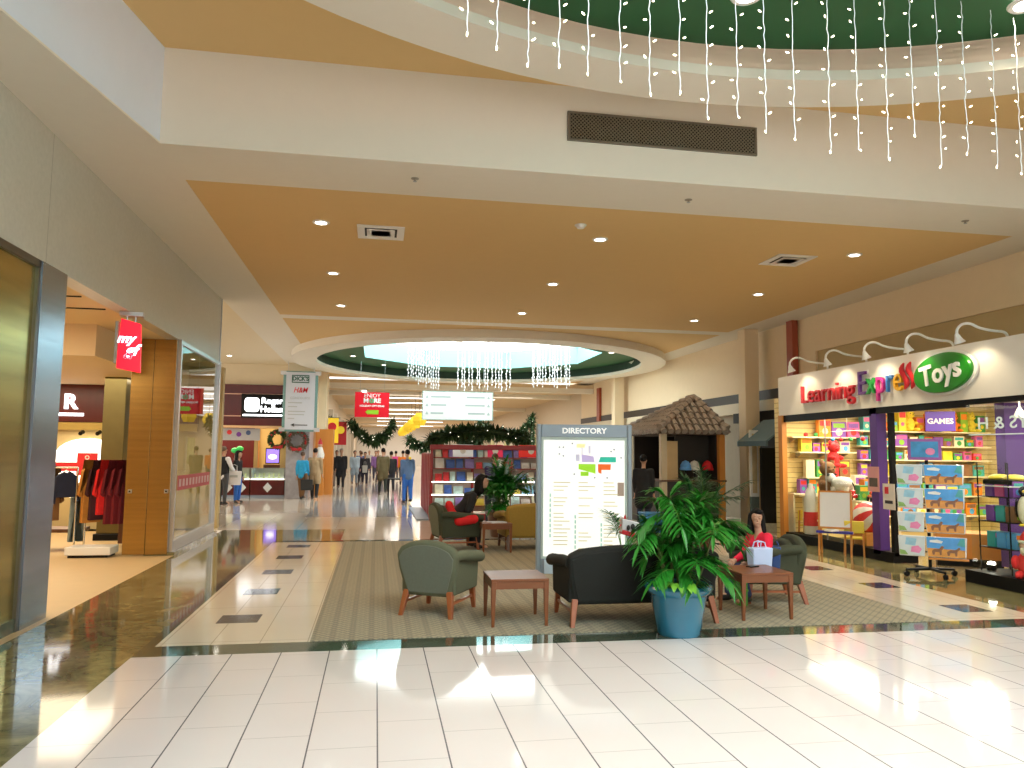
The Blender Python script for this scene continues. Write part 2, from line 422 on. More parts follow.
def dome(tagname, cx, cy, rin, rout, zb, zg, ztop, zsky, ap, glow, steps, sx=1.):
    # rim: outer drum, white underside, inner lip
    struct('ceiling_ring'+tagname, MB().lathe([(rin,zb+.10),(rin,zb),(rout,zb),(rout,ztop)], (cx,cy,0), 96, sx=sx, caps=False), M_white, smooth=True)
    k = MB()
    if steps:
        pr = [(rin,zb+.10)]
        for i in range(4): z = zb+.10+i*(zg-zb-.10)/4; pr += [(rin+.02+i*.035,z), (rin+.02+i*.035,z+(zg-zb-.1)/4)]
        k.lathe(pr+[(rin+.2,zg)], (cx,cy,0), 96, caps=False)
        struct('trim_moulding'+tagname, k, mat('lamp tinted moulding', (.80,.60,.46), .6, var=.02))  # white moulding with the rosy lamp tint put into its colour
    else:
        k.lathe([(rin,zb+.10),(rin+.03,zg)], (cx,cy,0), 96, sx=sx, caps=False); struct('trim_cove'+tagname, k, mat('cove shaded green', (.02,.05,.03), .6, var=0))  # shade of the recessed cove wall is put into this dark green
    g = MB(); annulus_oct(g, cx, cy, rin+.25, zg, ap); struct('ceiling_dome'+tagname, g, M_green)
    s = MB(); o = octpts(cx, cy, ap); o2 = octpts(cx, cy, ap)
    for i in range(8):
        a, b = o[i], o[(i+1) % 8]; s.quad((*a,zg),(*b,zg),(*b,zsky),(*a,zsky))
    struct('wall_skylight_shaft'+tagname, s, M_shaft)
    struct('window_1' if steps else 'window_2', MB().prism(octpts(cx,cy,ap+.02), .05, Matrix.Translation((0,0,zsky))), glow)
    # glazing bars of the skylight
    bars = MB()
    for i in range(4):
        p, q = o[i], o[i+4]; bars.tube([(*p,zsky-.04),(*q,zsky-.04)], .035, 6)
    struct('trim_glazing'+tagname, bars, M_trimw)
c = MB(); holed(c, -3.2, 8.55, -9, 7.83, 2.95, .45, 6.5, ZC); struct('ceiling_coffer', c, M_tan)
dome('', 3.0, .4, 6.17, 6.75, 5.28, 5.66, ZC, 7.2, 3.6, M_glow2, True)
c = MB(); holed(c, -2.2, 8.55, 17.95, 32, 3.3, 24.8, 5.7, ZS); struct('ceiling_panel_far', c, M_tan)
dome('_far', 3.3, 24.8, 5.6, 6.4, 4.475, 4.85, ZS, 5.5, 3.75, M_glow, False, .935)
# far corridor ceiling: ochre field, white frames
struct('ceiling_mall', MB().box(-2.3,9.4,32,100,4.45,4.6), mat('corridor ceiling ochre', (.66,.50,.30), .75, var=.03))
k = MB()
for y in (32,36,47.5,60,78): k.box(-2.3,9.3,y,y+.5,4.25,4.45)
struct('trim_4', k, M_white)
struct('ceiling_side', MB().box(-16,-3.15,16,40,ZS+.03,ZS+.12), M_cream)
struct('wall_far', MB().box(-2.6,9.6,92,92.2,0,4.6), mat('bright end wall', (.85,.83,.78), .6, var=.03))
# ------------------------------------------------------------------ ceiling fittings
dl = thing('recessed_downlight', 'x', 'ceiling light', (0,0,0), 0, 'recessed downlights of the ochre ceiling')
MB().lathe([(.075,-.001),(.075,-.012),(.105,-.012),(.115,0)], n=24, close=True).build('trim_ring', M_trimw, dl, smooth=True)
MB().lathe([(0,-.004),(.076,-.004),(.076,.0)], n=24).build('lens', M_lamp, dl)
def spot(loc, energy, ang, col=(1,.86,.62), rad=.06, target=None, blend=.6):
    d = bpy.data.lights.new('spot', 'SPOT'); d.energy = energy; d.spot_size = math.radians(ang); d.spot_blend = blend; d.color = col; d.shadow_soft_size = rad
    o = bpy.data.objects.new('spot', d); COL.objects.link(o); o.location = loc
    if target is not None: o.rotation_euler = (V(target)-V(loc)).to_track_quat('-Z','Y').to_euler()
    return o
def area(loc, sx, sy, energy, col=(1,.95,.88), rot=(0,0,0)):
    d = bpy.data.lights.new('area', 'AREA'); d.shape = 'RECTANGLE'; d.size = sx; d.size_y = sy; d.energy = energy; d.color = col
    o = bpy.data.objects.new('area', d); COL.objects.link(o); o.location = loc; o.rotation_euler = rot
    return o
rows = ['nearest', 'middle', 'farthest']
first = True
for cx, cn in ((-.8,'left'), (3.06,'centre'), (7.05,'right')):
    for j, cy in enumerate((10.2,13.15,16.1)):
        o = dl if first else copy_tree(dl); first = False
        o.location = (cx, cy, ZS)
        o['label'] = f'round recessed downlight, {rows[j]} one in the {cn} row of the ochre ceiling'
        spot((cx, cy, ZS-.03), 45, 125)
for i, (x, y) in enumerate(((-5.2,22.3),(-4.8,25.9))):
    o = copy_tree(dl); o.location = (x, y, ZS+.03); o['group'] = 'recessed downlights of the cream side ceiling'
    o['label'] = f'round recessed downlight in the cream side ceiling, {("nearer to","farther from")[i]} the camera'
    spot((x, y, ZS-.03), 90, 130)
for i, (x, y) in enumerate(((3.08,5.85),(5.55,5.5))):
    o = copy_tree(dl); o.location = (x, y, 5.64); o.scale = (1.25,1.25,1.25); o['group'] = 'downlights of the green dome'
    o['label'] = ('bright downlight in the green dome above the air grille', 'downlight in the green dome at the right picture edge')[i]
    spot((x, y, 5.58), 90, 120)
for i, (x, y) in enumerate(((-.85,26.1),(.2,28.5),(7.3,23.1),(6.8,28.4))):
    o = copy_tree(dl); o.location = (x, y, 4.85); o['group'] = 'downlights of the far green ring'
    o['label'] = ('small downlight at the left end of the far green ring', 'small downlight in the far green ring above the red sign',
                  'small downlight in the near right of the far green ring', 'small downlight in the far right of the far green ring')[i]
def diffuser(x, y, label):
    t = thing('air_diffuser', label, 'air vent', (x,y,ZS), 0, 'square air diffusers')
    MB().box(-.32,.32,-.32,-.22,-.015,0).box(-.32,.32,.22,.32,-.015,0).box(-.32,-.22,-.22,.22,-.015,0).box(.22,.32,-.22,.22,-.015,0).build('frame', M_trimw, t, bevel=.004)
    MB().box(-.22,.22,-.22,.22,-.003,0).build('backing', M_dark, t)
    m = MB()
    for q in (.19,.13,.07):
        m.taper((0,0,-.004), q-.035, q-.035, (0,0,-.02), q, q)
    m.build('vane', M_trimw, t)
diffuser(-.01,10.5,'square white air diffuser beside the left row of downlights')
diffuser(6.24,10.7,'square white air diffuser beside the right row of downlights')
t = thing('smoke_detector', 'small white smoke detector on the ochre ceiling near the beam', 'smoke detector', (2.61,9.6,ZS))
MB().lathe([(.065,0),(.065,-.02),(.045,-.045),(0,-.05)], n=20).build('body', M_trimw, t, smooth=True)
MB().lathe([(.08,0),(.08,-.008),(.06,-.01)], n=20).build('base', M_trimw, t)
for i, (x, y, s) in enumerate(((.35,8.3,'left'),(3.6,8.35,'middle'),(7.4,8.4,'right'))):
    t = thing('sprinkler_head', f'tiny sprinkler head on the white soffit strip, {s} one of three', 'sprinkler', (x,y,ZS), 0, 'sprinkler heads')
    MB().lathe([(.045,0),(.045,-.006),(.012,-.012),(.012,-.03)], n=14).build('escutcheon', mat('tarnished metal', (.4,.36,.3), .4, metal=.7, var=0), t)
    MB().lathe([(.022,-.032),(.022,-.036),(0,-.036)], n=12).build('deflector', M_grey, t)
# return-air grille on the beam
t = thing('air_grille', 'long dark lattice air grille set in the white beam', 'air vent', (3.09,7.83,5.222))
MB().box(-1.115,1.115,-.03,0,-.165,-.145).box(-1.115,1.115,-.03,0,.145,.165).box(-1.115,-1.09,-.03,0,-.145,.145).box(1.09,1.115,-.03,0,-.145,.145).build('frame', mat('grille frame', (.16,.13,.09), .5, var=0), t)
m = MB()
n = 52
for i in range(-5, n+6):
    for sgn in (1,-1):
        x0 = -1.115+2.23*i/n; a = (x0, -.145); b = (x0+.29*sgn, .145)
        if max(a[0],b[0]) < -1.09 or min(a[0],b[0]) > 1.09: continue
        def clip(p, q):
            (x1,z1),(x2,z2) = p, q
            if x1 < -1.09: z1 += (z2-z1)*(-1.09-x1)/(x2-x1); x1 = -1.09
            elif x1 > 1.09: z1 += (z2-z1)*(1.09-x1)/(x2-x1); x1 = 1.09
            return (x1,z1)
        a2, b2 = clip(a,b), clip(b,a); m.tube([(a2[0],-.012+.004*sgn,a2[1]),(b2[0],-.012+.004*sgn,b2[1])], .0065, 4, False)
m.build('lattice', mat('grille bronze', (.20,.16,.10), .45, var=0), t)
MB().box(-1.115,1.115,-.004,-.001,-.145,.145).build('backing', M_dark, t)

# ------------------------------------------------------------------ icicle light strings under the atrium dome
bulbm = None
bots = [(467,33),(497,45),(528,62),(559,65),(588,72),(620,82),(650,94),(680,92),(708,117),(738,117),(766,130),(795,138),(831,150),(859,150),(889,158),(914,135),(942,165),(968,152),(998,165),(1022,172)]
xs = [.46,.72,.97,1.22,1.45,1.69,1.92,2.13,2.32,2.55,2.77,2.99,3.29,3.50,3.74,3.97,4.20,4.45,5.11-.38,5.0]
bulb_me = MB().ell((0,0,-.012), (.0058,.0058,.015), 8, 5).mesh('bulb', M_bulb)
stub_me = None
for i, (px, py) in enumerate(bots):
    u, v = px-376, 451-py
    # the strings hang in one row from a cable; each one drops to its own length
    Y = 4.24 + (5.60-4.24)*(px-467)/(1022-467)
    c = V((0,0,1.65)); ray = R @ V(((px-512)/FPX, -(py-384)/FPX, -1)); p = c + ray*(Y/ray.y)
    x0, zb = p.x, p.z
    t = thing('icicle_light_string', f'white icicle light string hanging under the green dome, {ORD[i]} counting from the left end', 'string light', (x0,Y,zb), 0, 'icicle light strings under the green dome')
    top = 5.57-zb; pts = []; rr = random.Random(i)
    kz = int(top/.05)
    for j in range(kz+1): pts.append((rr.uniform(-.006,.006), rr.uniform(-.006,.006), top*j/kz))
    MB().tube(pts, .0034, 5).build('wire', M_wire, t)
    nb = int(top/.13)
    for j in range(nb):
        o = bpy.data.objects.new('bulb', bulb_me); COL.objects.link(o); o.parent = t
        a = rr.uniform(0, 2*PI); o.location = ((.026 if math.cos(a)>0 else -.026)*(j>0), .012*math.sin(a), .13*j+rr.uniform(-.02,.02)*(j>0)); o.rotation_euler = (rr.uniform(-.8,.8), (-2.1 if math.cos(a)>0 else 2.1)*(j>0), 0)
# small strings below the far skylight
ic = MB()
for j in range(10): ic.ell((.02*math.sin(j*2.4),.02*math.cos(j*2.4),.08*j), (.018,.018,.026), 6, 4)
ic.tube([(0,0,0),(0,0,1.15)], .005, 4)
icm = ic.mesh('icicle_light_string', M_wire)
for gi, (xa, xb, y, n, nm, lift) in enumerate(((.92,1.85,23.5,13,'left',.18),(2.62,4.38,25.1,15,'middle',.06),(4.9,6.2,24.0,17,'right',.10))):
    for j in range(n):
        o = bpy.data.objects.new('icicle_light_string', icm); COL.objects.link(o)
        rr = random.Random(gi*50+j)
        o.location = (xa+(xb-xa)*j/(n-1), y+rr.uniform(-.25,.25), 3.74+lift+rr.uniform(-.10,.10)-.03*j*(gi==0)); o.scale = (1,1,1.3)
        tag(o, f'glittering icicle string in the {nm} cluster below the far skylight', 'string light', f'icicle strings of the {nm} cluster')

for nm, x0, x1, y in (('left',.8,2.0,23.5),('middle',2.5,4.5,25.1),('right',4.8,6.3,24.0)):
    o = MB().tube([(x0,y,5.38),(x1,y,5.38)], .015, 6).tube([(x0,y,5.38),(x0,y,5.5)], .008, 5).tube([(x1,y,5.38),(x1,y,5.5)], .008, 5).build('hanging_rod', M_trimw)
    tag(o, f'thin white rod carrying the {nm} icicle cluster below the far skylight', 'rod')
# ------------------------------------------------------------------ left shop front
struct('wall_left', MB().box(-3.35,-3.15,-9,15.95,3.4,ZS), M_stone)
struct('trim_5', MB().box(-3.37,-3.13,15.95,15.99,3.4,ZS), M_steel)
# gold steel cladding and blue steel jamb
struct('wall_left_cladding', MB().box(-3.30,-3.17,-9,7.68,.12,3.33), M_gold)
struct('baseboard_left', MB().box(-3.30,-3.15,-9,7.68,0,.12), M_band)
struct('trim_6', MB().box(-3.30,-3.14,-9,7.68,3.33,3.4).box(-3.2,-3.14,7.64,7.70,0,3.4), mat('dark steel trim', (.16,.15,.13), .35, metal=.8, var=0))
struct('wall_left_jamb', MB().box(-3.6,-3.13,7.70,8.27,0,3.4), M_steelb)
# shop shell
M_sfloor = mat('shop floor beige', (.60,.43,.22), .5, var=.05)
struct('floor_shop', MB().box(-9.5,-3.05,4,12.75,-.1,.0).box(-9.5,-3.5,12.75,17.2,-.1,.0), M_sfloor)
struct('floor_shop_window', MB().box(-3.5,-3.05,12.75,16.0,-.1,.05), M_marble)
struct('ceiling_shop', MB().box(-9.5,-3.35,4,11.6,3.4,3.5).box(-3.95,-3.35,11.6,17.2,3.4,3.5).box(-9.5,-3.95,11.65,17.2,2.95,3.05).box(-9.5,-3.95,11.55,11.65,2.95,3.4).box(-4.0,-3.95,11.65,17.2,3.05,3.4), mat('shop ceiling', (.78,.62,.38), .7, var=.02))
struct('wall_shop_back', MB().box(-9.5,-3.25,17.0,17.2,0,3.4), mat('shop back wall', (.58,.45,.22), .7, var=.05))
struct('wall_shop_side', MB().box(-9.6,-9.5,4,17.2,0,3.4), M_wallb)
struct('wall_shop_near', MB().box(-9.5,-3.3,3.9,4.0,0,3.4), M_wallb)
k = MB()
for y in (9.4,10.2): k.box(-9,-3.4,y,y+.012,3.385,3.4)
struct('trim_7', k, M_dark)
area((-6,9,3.36), 2.5, 3.5, 130, (1,.82,.55)); area((-6,14.2,2.92), 3.5, 3, 110, (1,.85,.6))
for i, (x, y) in enumerate(((-3.95,10.15),(-5.2,12.9))):
    o = copy_tree(dl); o.location = (x, y, 3.4 if i == 0 else 2.95); o['group'] = 'downlights inside the clothes shop'
    o['label'] = ('round downlight in the clothes shop ceiling beside the red blade sign', 'round downlight above the clothes racks at the back of the shop')[i]
# shop column (olive metal)
t = thing('shop_column', 'square olive metal column standing among the clothes racks', 'column', (-4.72,15.1,0))
MB().box(-.19,.19,-.19,.19,.12,2.95).build('shaft', mat('olive metal', (.17,.14,.055), .35, metal=.7, var=.1), t, bevel=.01)
MB().box(-.23,.23,-.23,.23,0,.12).build('base', M_dark, t, bevel=.01)
# bronze folding doors
for i, x in enumerate((-3.645,-3.315)):
    t = thing('folded_door_leaf', ('tall bronze door leaf standing open, nearer the clothes racks', 'tall bronze door leaf standing open, beside the glass display window')[i], 'door', (x,12.72,0), 0, 'bronze door leaves')
    MB().box(-.162,.162,0,.05,.02,3.38).build('leaf', M_bronze, t, bevel=.004)
    lp = MB().box(-.12+.2*i,-.06+.2*i,-.012,0,.96,1.02).build('lock_plate', M_steel, t, bevel=.003)
    MB().cyl((-.09+.2*i,-.02,.99),(-.09+.2*i,-.01,.99),.014).build('keyhole_boss', M_dark, lp)
# display window
t = thing('display_window', 'tall reflective glass display window in a steel frame', 'shop window', (-3.15,0,0))
MB().box(-.03,.05,12.8,12.88,0,3.4).box(-.03,.05,15.85,15.95,0,3.4).box(-.03,.05,12.88,15.85,0,.22).box(-.03,.03,12.88,15.85,3.33,3.4).build('frame', M_steel, t, bevel=.004)
MB().quad((0,12.88,.22),(0,15.85,.22),(0,15.85,3.33),(0,12.88,3.33)).build('pane', M_glassm, t)
strp = MB().quad((.012,13.1,.98),(.012,15.5,.98),(.012,15.5,1.22),(.012,13.1,1.22)).build('red_strip', mat('strip red', (.55,.06,.08), .5, var=.1), t)  # red strip with pale marks, set just off the glass
k = MB()
for i in range(10): k.box(.013,.015,13.2+i*.23,13.2+i*.23+.13,1.04,1.16)
k.build('pale_marks', mat('mark pink', (.75,.5,.5), .5, var=0), strp)
# window display behind the glass
def shelf_unit_dark(x, y, label):
    t = thing('display_plinth', label, 'plinth', (x,y,.05))
    MB().box(-.25,.25,-.25,.25,0,.9).build('block', M_woodd, t, bevel=.01)
    MB().box(-.27,.27,-.27,.27,.9,.94).build('top', M_woodd, t, bevel=.005)
shelf_unit_dark(-4.0,14.2,'dark wooden plinth behind the glass display window')
# rear fascia with letters inside the shop
t = thing('fascia_sign', 'dark maroon fascia with white letters at the back of the clothes shop', 'sign', (-6,16.95,0))
fb = MB().box(-3.2,2.3,-.12,.05,2.18,2.95).build('board', M_maroon, t)
MW = mat('lit white letter', (1,1,1), .4, emis=2.2, ecol=(.9,.95,1), var=0)
text('R', .42, MW, face_cam(-.16,-.13,2.58), fb, ext=.03, off=.012); text('E', .42, MW, face_cam(1.03,-.13,2.58), fb, ext=.03, off=.012)
MB().box(-.7,.1,-.15,-.12,2.30,2.36).box(.82,1.75,-.15,-.12,2.30,2.36).build('underline', MW, fb)
MB().box(-3.2,2.3,-.10,.05,2.02,2.17).build('name_band', mat('gold band', (.5,.36,.10), .4, metal=.4, var=.1), t)
t = thing('wall_display', 'bright white arched wall display with a red band and red notice', 'display', (-5.78,16.9,0))
arch = [(-.62,0),(.62,0),(.62,.55)]+[(.62*math.cos(a), .55+.35*math.sin(a)) for a in [PI*i/12 for i in range(1,12)]]+[(-.62,.55)]
MB().prism(arch, .06, face_cam(0,0,.95)).build('backlit_panel', mat('warm lit panel', (1,.97,.9), .5, emis=1.6, ecol=(1,.95,.82), var=0), t)
MB().box(-.63,.63,-.09,-.06,1.18,1.36).build('red_band', mat('poster red', (.72,.02,.03), .5, var=0), t)
MB().box(-.18,.20,-.12,-.09,1.1,1.55).build('notice', mat('poster red', (.72,.02,.03)), t)
k = MB()
for z in (1.2,1.32,1.44): k.lathe([(.035,-.005),(.06,-.005),(.06,.005),(.035,.005)], n=14, close=True); 
k = MB()
for z in (1.22,1.34,1.46):
    k.T = face_cam(.01,-.122,z); k.lathe([(.026,-.004),(.045,-.004),(.045,.004),(.026,.004)], n=14, close=True)
k.build('round_marks', M_trimw, t)
k = MB()
for x in (-.12,.2): k.cyl((x,-.06,1.98),(x,-.2,1.94),.04,10)
k.build('spot_heads', M_dark, t)
# clothes racks
def rack(name, label, x, y, rz, L, h, metal):
    t = thing(name, label, 'clothes rack', (x,y,0), rz)
    MB().tube([(-L/2,0,h),(L/2,0,h)], .013, 8).build('rail', metal, t)
    for sx in (-1,1):
        MB().tube([(sx*L/2,0,h+.01),(sx*L/2,0,.04)], .013, 8).build('post', metal, t)
        MB().tube([(sx*L/2,-.24,.02),(sx*L/2,.24,.02)], .013, 8).build('foot', metal, t)
    return t
M_chrome = mat('chrome tube', (.75,.75,.72), .15, metal=1., var=0)
rack('clothes_rack', 'low chrome clothes rack with dark and red garments behind the blue steel jamb', -4.92,13.0,.25,.62,1.34,M_chrome)
rack('clothes_rack', 'chrome clothes rack with orange, red and maroon garments beside the bronze doors', -4.16,13.2,.25,.68,1.42,M_chrome)
t = thing('display_riser', 'low white display riser under the red and maroon garments', 'plinth', (-4.22,12.75,0))
MB().box(-.34,.30,-.2,.2,.04,.16).build('top', M_trimw, t, bevel=.01); MB().box(-.30,.26,-.17,.17,0,.04).build('toe_kick', M_dark, t)
t = thing('shop_bench', 'low dark bench with steel legs behind the blue steel jamb', 'bench', (-5.15,13.6,0))
MB().box(-.6,.5,-.25,.25,.3,.36).build('top', M_woodd, t, bevel=.01)
for sx in (-.5,.42):
    MB().tube([(sx,-.2,.3),(sx,-.2,0),],.015,6).build('leg', M_chrome, t); MB().tube([(sx,.2,.3),(sx,.2,0)],.015,6).build('leg', M_chrome, t)
def garment(x, y, z, L, w, m, label, rz, pants=False):
    t = thing('hanging_garment', label, 'garment', (x,y,z), rz, 'garments on the chrome racks')
    MB().tube([(0,0,.0),(0,.012,.028),(0,.0,.045),(0,-.015,.03)], .004, 5).tube([(-w*.42,0,-.06),(0,0,0),(w*.42,0,-.06)], .006, 5).build('hanger', M_chrome, t)
    if pants:
        k = MB().prism([(-w*.35,-.05),(-w*.4,-L),(-w*.05,-L),(0,-.3),(w*.05,-L),(w*.4,-L),(w*.35,-.05)][::1], .06, face_cam(0,.03,0))
    else:
        poly = [(-w*.5,-L),(w*.5,-L),(w*.47,-.22),(w*.55,-.52),(w*.72,-.48),(w*.55,-.1),(w*.15,-.02),(0,-.05),(-w*.15,-.02),(-w*.55,-.1),(-w*.72,-.48),(-w*.55,-.52),(-w*.47,-.22)]
        k = MB().prism(poly, .07, face_cam(0,.035,0))
    k.build('cloth', m, t, bevel=.02, seg=2)
def cl(n, c): return mat('cloth '+n, c, .85, var=.25, vscale=14)
G = [(-5.14,12.95,1.30,.72,.30,'coral red',(.75,.05,.04),'coral red top hanging first on the low rack'),
     (-4.98,12.99,1.30,.78,.30,'brown',(.22,.10,.03),'brown top hanging second on the low rack'),
     (-4.76,13.02,1.30,.42,.28,'navy',(.015,.02,.05),'navy jacket hanging at the end of the low rack')]
for x,y,z,L,w_,n,c,lb in G: garment(x,y,z,L,w_,cl(n,c),lb,.75)
garment(-4.66,13.25,.92,.75,.28,cl('denim grey',(.22,.28,.28)),'grey green trousers hanging below the navy jacket',.6,True)
H = [(-4.34,'amber',(.50,.20,.03),.92,'amber brown coat hanging first on the tall rack'),(-4.24,'black plum',(.05,.01,.015),.88,'near black top hanging between the amber coat and scarlet shirt'),
     (-4.14,'scarlet',(.85,.02,.02),.80,'bright scarlet shirt hanging on the tall rack'),(-4.03,'wine',(.16,.008,.015),.95,'wine red coat hanging right after the scarlet shirt'),
     (-3.93,'maroon',(.20,.012,.02),.95,'maroon coat hanging fourth after the amber one'),(-3.83,'deep maroon',(.13,.008,.02),.95,'deep maroon coat hanging last beside the bronze doors')]
for x,n,c,L,lb in H: garment(x-.08,13.2+(x+4.08)*.25,1.40,L,.30,cl(n,c),lb,.8)
# red blade sign
t = thing('blade_sign', 'red lit blade sign with white script hanging at the clothes shop entrance', 'sign', (-3.16,10.4,.07), .12)
MB().box(-.12,.16,-.07,.07,3.27,3.33).build('bracket', M_steel, t, bevel=.005)
MB().tube([(-.04,0,3.2),(-.04,0,3.28)],.014,8).tube([(.06,0,3.2),(.06,0,3.28)],.014,8).build('hanger_rod', M_steel, t)
M_rs = mat('lit red acrylic', (.9,.01,.03), .3, emis=1.0, ecol=(1,.01,.03), var=0)
bp_ = MB().prism([(-.13,0),(.15,-.05),(.13,.58),(-.10,.64)], .09, face_cam(0,.045,2.6)).build('panel', M_rs, t, bevel=.01)
MB().box(-.16,-.125,-.05,.05,2.66,3.2).build('side_return', mat('grey return', (.35,.36,.34), .5, var=0), t)
MP = mat('lit pink white script', (1,.9,1), .4, emis=3., ecol=(1,.8,.95), var=0)
text('my', .165, MP, face_cam(-.035,-.048,2.98), bp_, ext=.004, shear=.3, off=.004)
text('gf', .20, MP, face_cam(.035,-.048,2.83), bp_, ext=.004, shear=.3, off=.004)
# ------------------------------------------------------------------ jewellery store (faces the camera across the side corridor)
YJ = 28.3
struct('wall_jewel_upper', MB().box(-16,-2.6,YJ,YJ+.3,3.95,ZS+.1), M_cream)
struct('wall_jewel_back', MB().box(-12,-3.0,YJ+3.2,YJ+3.4,0,4), mat('jewel shop wall', (.55,.36,.12), .6, var=.05))
struct('floor_jewel', MB().box(-12,-3.0,YJ-.2,YJ+3.2,0,.012), mat('jewel shop carpet', (.14,.07,.04), .9, var=.1))
struct('ceiling_jewel', MB().box(-12,-3.0,YJ,YJ+3.2,3.0,3.1), M_cream)
t = thing('store_fascia', 'maroon jewellery store fascia with a lit white name', 'shop sign', (-6,YJ,0))
MB().box(-6,2.75,-.18,.1,2.50,3.96).build('board', M_maroon, t)
MB().box(-6,2.75,-.20,-.18,3.60,3.63).box(-6,2.75,-.20,-.18,2.82,2.85).build('pinstripe', mat('brass strip', (.75,.42,.3), .3, metal=.5, var=0), t)
MB().box(-6,2.75,-.2,.1,2.42,2.50).build('lower_edge', mat('peach edge', (.75,.48,.25), .5, var=0), t)
sb = MB().box(1.28,3.15,-.24,-.18,2.78,3.62).build('sign_box', M_dark, t)
k = MB(); k.T = face_cam(1.64,-.245,3.24)
rr_ = []
for cx, cy, a0 in ((.13,.13,0),(-.13,.13,90),(-.13,-.13,180),(.13,-.13,270)):
    for i in range(6): a = math.radians(a0+i*18); rr_.append((cx+.12*math.cos(a), cy+.12*math.sin(a)))
k.prism(rr_, .02); k.build('emblem', MW, sb)
k = MB(); k.T = face_cam(1.64,-.267,3.24)
for sx in (-1,1): k.prism([(sx*.16,-.07),(sx*.05,-.15),(sx*.10,-.05)] if sx < 0 else [(.05,-.15),(.16,-.07),(.10,-.05)], .004)
k.build('emblem_mark', M_dark, sb)
text('Rogers &', .30, MW, face_cam(1.95,-.245,3.38), sb, ext=.01, align='LEFT', off=.008); text('Hollands', .30, MW, face_cam(1.92,-.245,3.08), sb, ext=.01, align='LEFT', off=.008)
MB().box(1.34,3.10,-.262,-.24,2.84,2.90).build('underline', MW, sb)
# banner with ornaments, wreath panel
t = thing('store_banner', 'grey banner with coloured ornaments hung under the maroon fascia', 'banner', (-5,YJ-.02,0))
MB().box(-.35,.92,-.02,0,1.98,2.40).build('cloth', mat('silver banner', (.45,.44,.46), .5, var=.1), t)
for x, z, c, nm in ((-.12,2.26,(.7,.02,.02),'red ornament disc'),(.20,2.19,(.16,.03,.28),'purple ornament disc'),(.52,2.25,(.05,.09,.22),'blue ornament disc')):
    k = MB(); k.T = face_cam(x,-.022,z); k.lathe([(0,.008),(.08,.006),(.085,0)], n=16)
    tag(k.build('ornament', mat(nm, c, .3, var=0), t), nm)
t = thing('store_poster', 'black and white figure poster beside the ornament banner', 'poster', (-5.65,YJ-.02,0))
MB().box(-.27,.27,-.02,0,1.93,2.42).build('sheet', mat('poster white', (.75,.72,.74), .5, var=.05), t)
k = MB(); k.T = face_cam(0,-.022,2.18)
for x, y, r in ((-.12,.1,.08),(.1,.12,.07),(-.14,-.12,.09),(.12,-.1,.06)): k.lathe([(0,.006),(r,.005),(r+.005,0)], (x,y,0), 10, 1.4, .8)
k.build('dark_shapes', mat('poster dark', (.04,.02,.03), .5, var=0), t)
struct('trim_8', MB().box(-3.35,-3.0,YJ-.1,YJ+.3,0,2.5).box(-4.3,-4.18,YJ+.2,YJ+.4,0,2.5), mat('ochre pier', (.62,.42,.16), .6, var=.05))
t = thing('store_back_panel', 'dark maroon panel on the jewellery store back wall', 'panel', (-5.2,YJ+3.15,0))
MB().box(-1.6,.6,-.05,.04,.9,2.6).build('panel', M_maroon, t)
MB().box(-1.65,-1.6,-.07,.04,.88,2.62).box(.6,.65,-.07,.04,.88,2.62).build('edge_strip', M_orange, t)
area((-5.5,YJ+1.6,2.97), 4, 2, 120, (1,.85,.6))
t = thing('wall_screen', 'small purple lit screen on the jewellery store wall', 'screen', (-3.7,YJ+.6,0))
MB().box(-.25,.25,0,.06,1.15,1.72).build('casing', M_dark, t, bevel=.01); MB().box(-.22,.22,-.004,0,1.19,1.68).build('display', mat('screen purple', (.25,.16,.75), .3, emis=1.2, var=.5, vscale=5), t)
MB().ell((0,-.006,1.4),(.15,.004,.09),12,6).build('picture_blob', mat('screen white', (1,1,1), .3, emis=1.5, var=0), t)
MB().box(-.3,.3,-.1,.3,.0,1.12).build('stand', M_woodd, t)
t = thing('topiary_ornament', 'green topped candle ornament behind the jewellery counter', 'ornament', (-5.0,YJ+.9,0))
MB().lathe([(.14,0),(.14,.95),(.1,1.0)], n=14).build('pedestal', M_trimw, t); MB().lathe([(.08,1.0),(.1,1.2),(.07,1.5)], n=14).build('body', mat('cream wax', (.7,.62,.5), .5, var=.1), t, smooth=True)
MB().ell((-.08,0,1.62),(.13,.11,.1)).ell((.1,0,1.68),(.13,.11,.1)).build('top', mat('bright green foil', (.04,.5,.10), .3, emis=.3, var=.3), t, smooth=True)
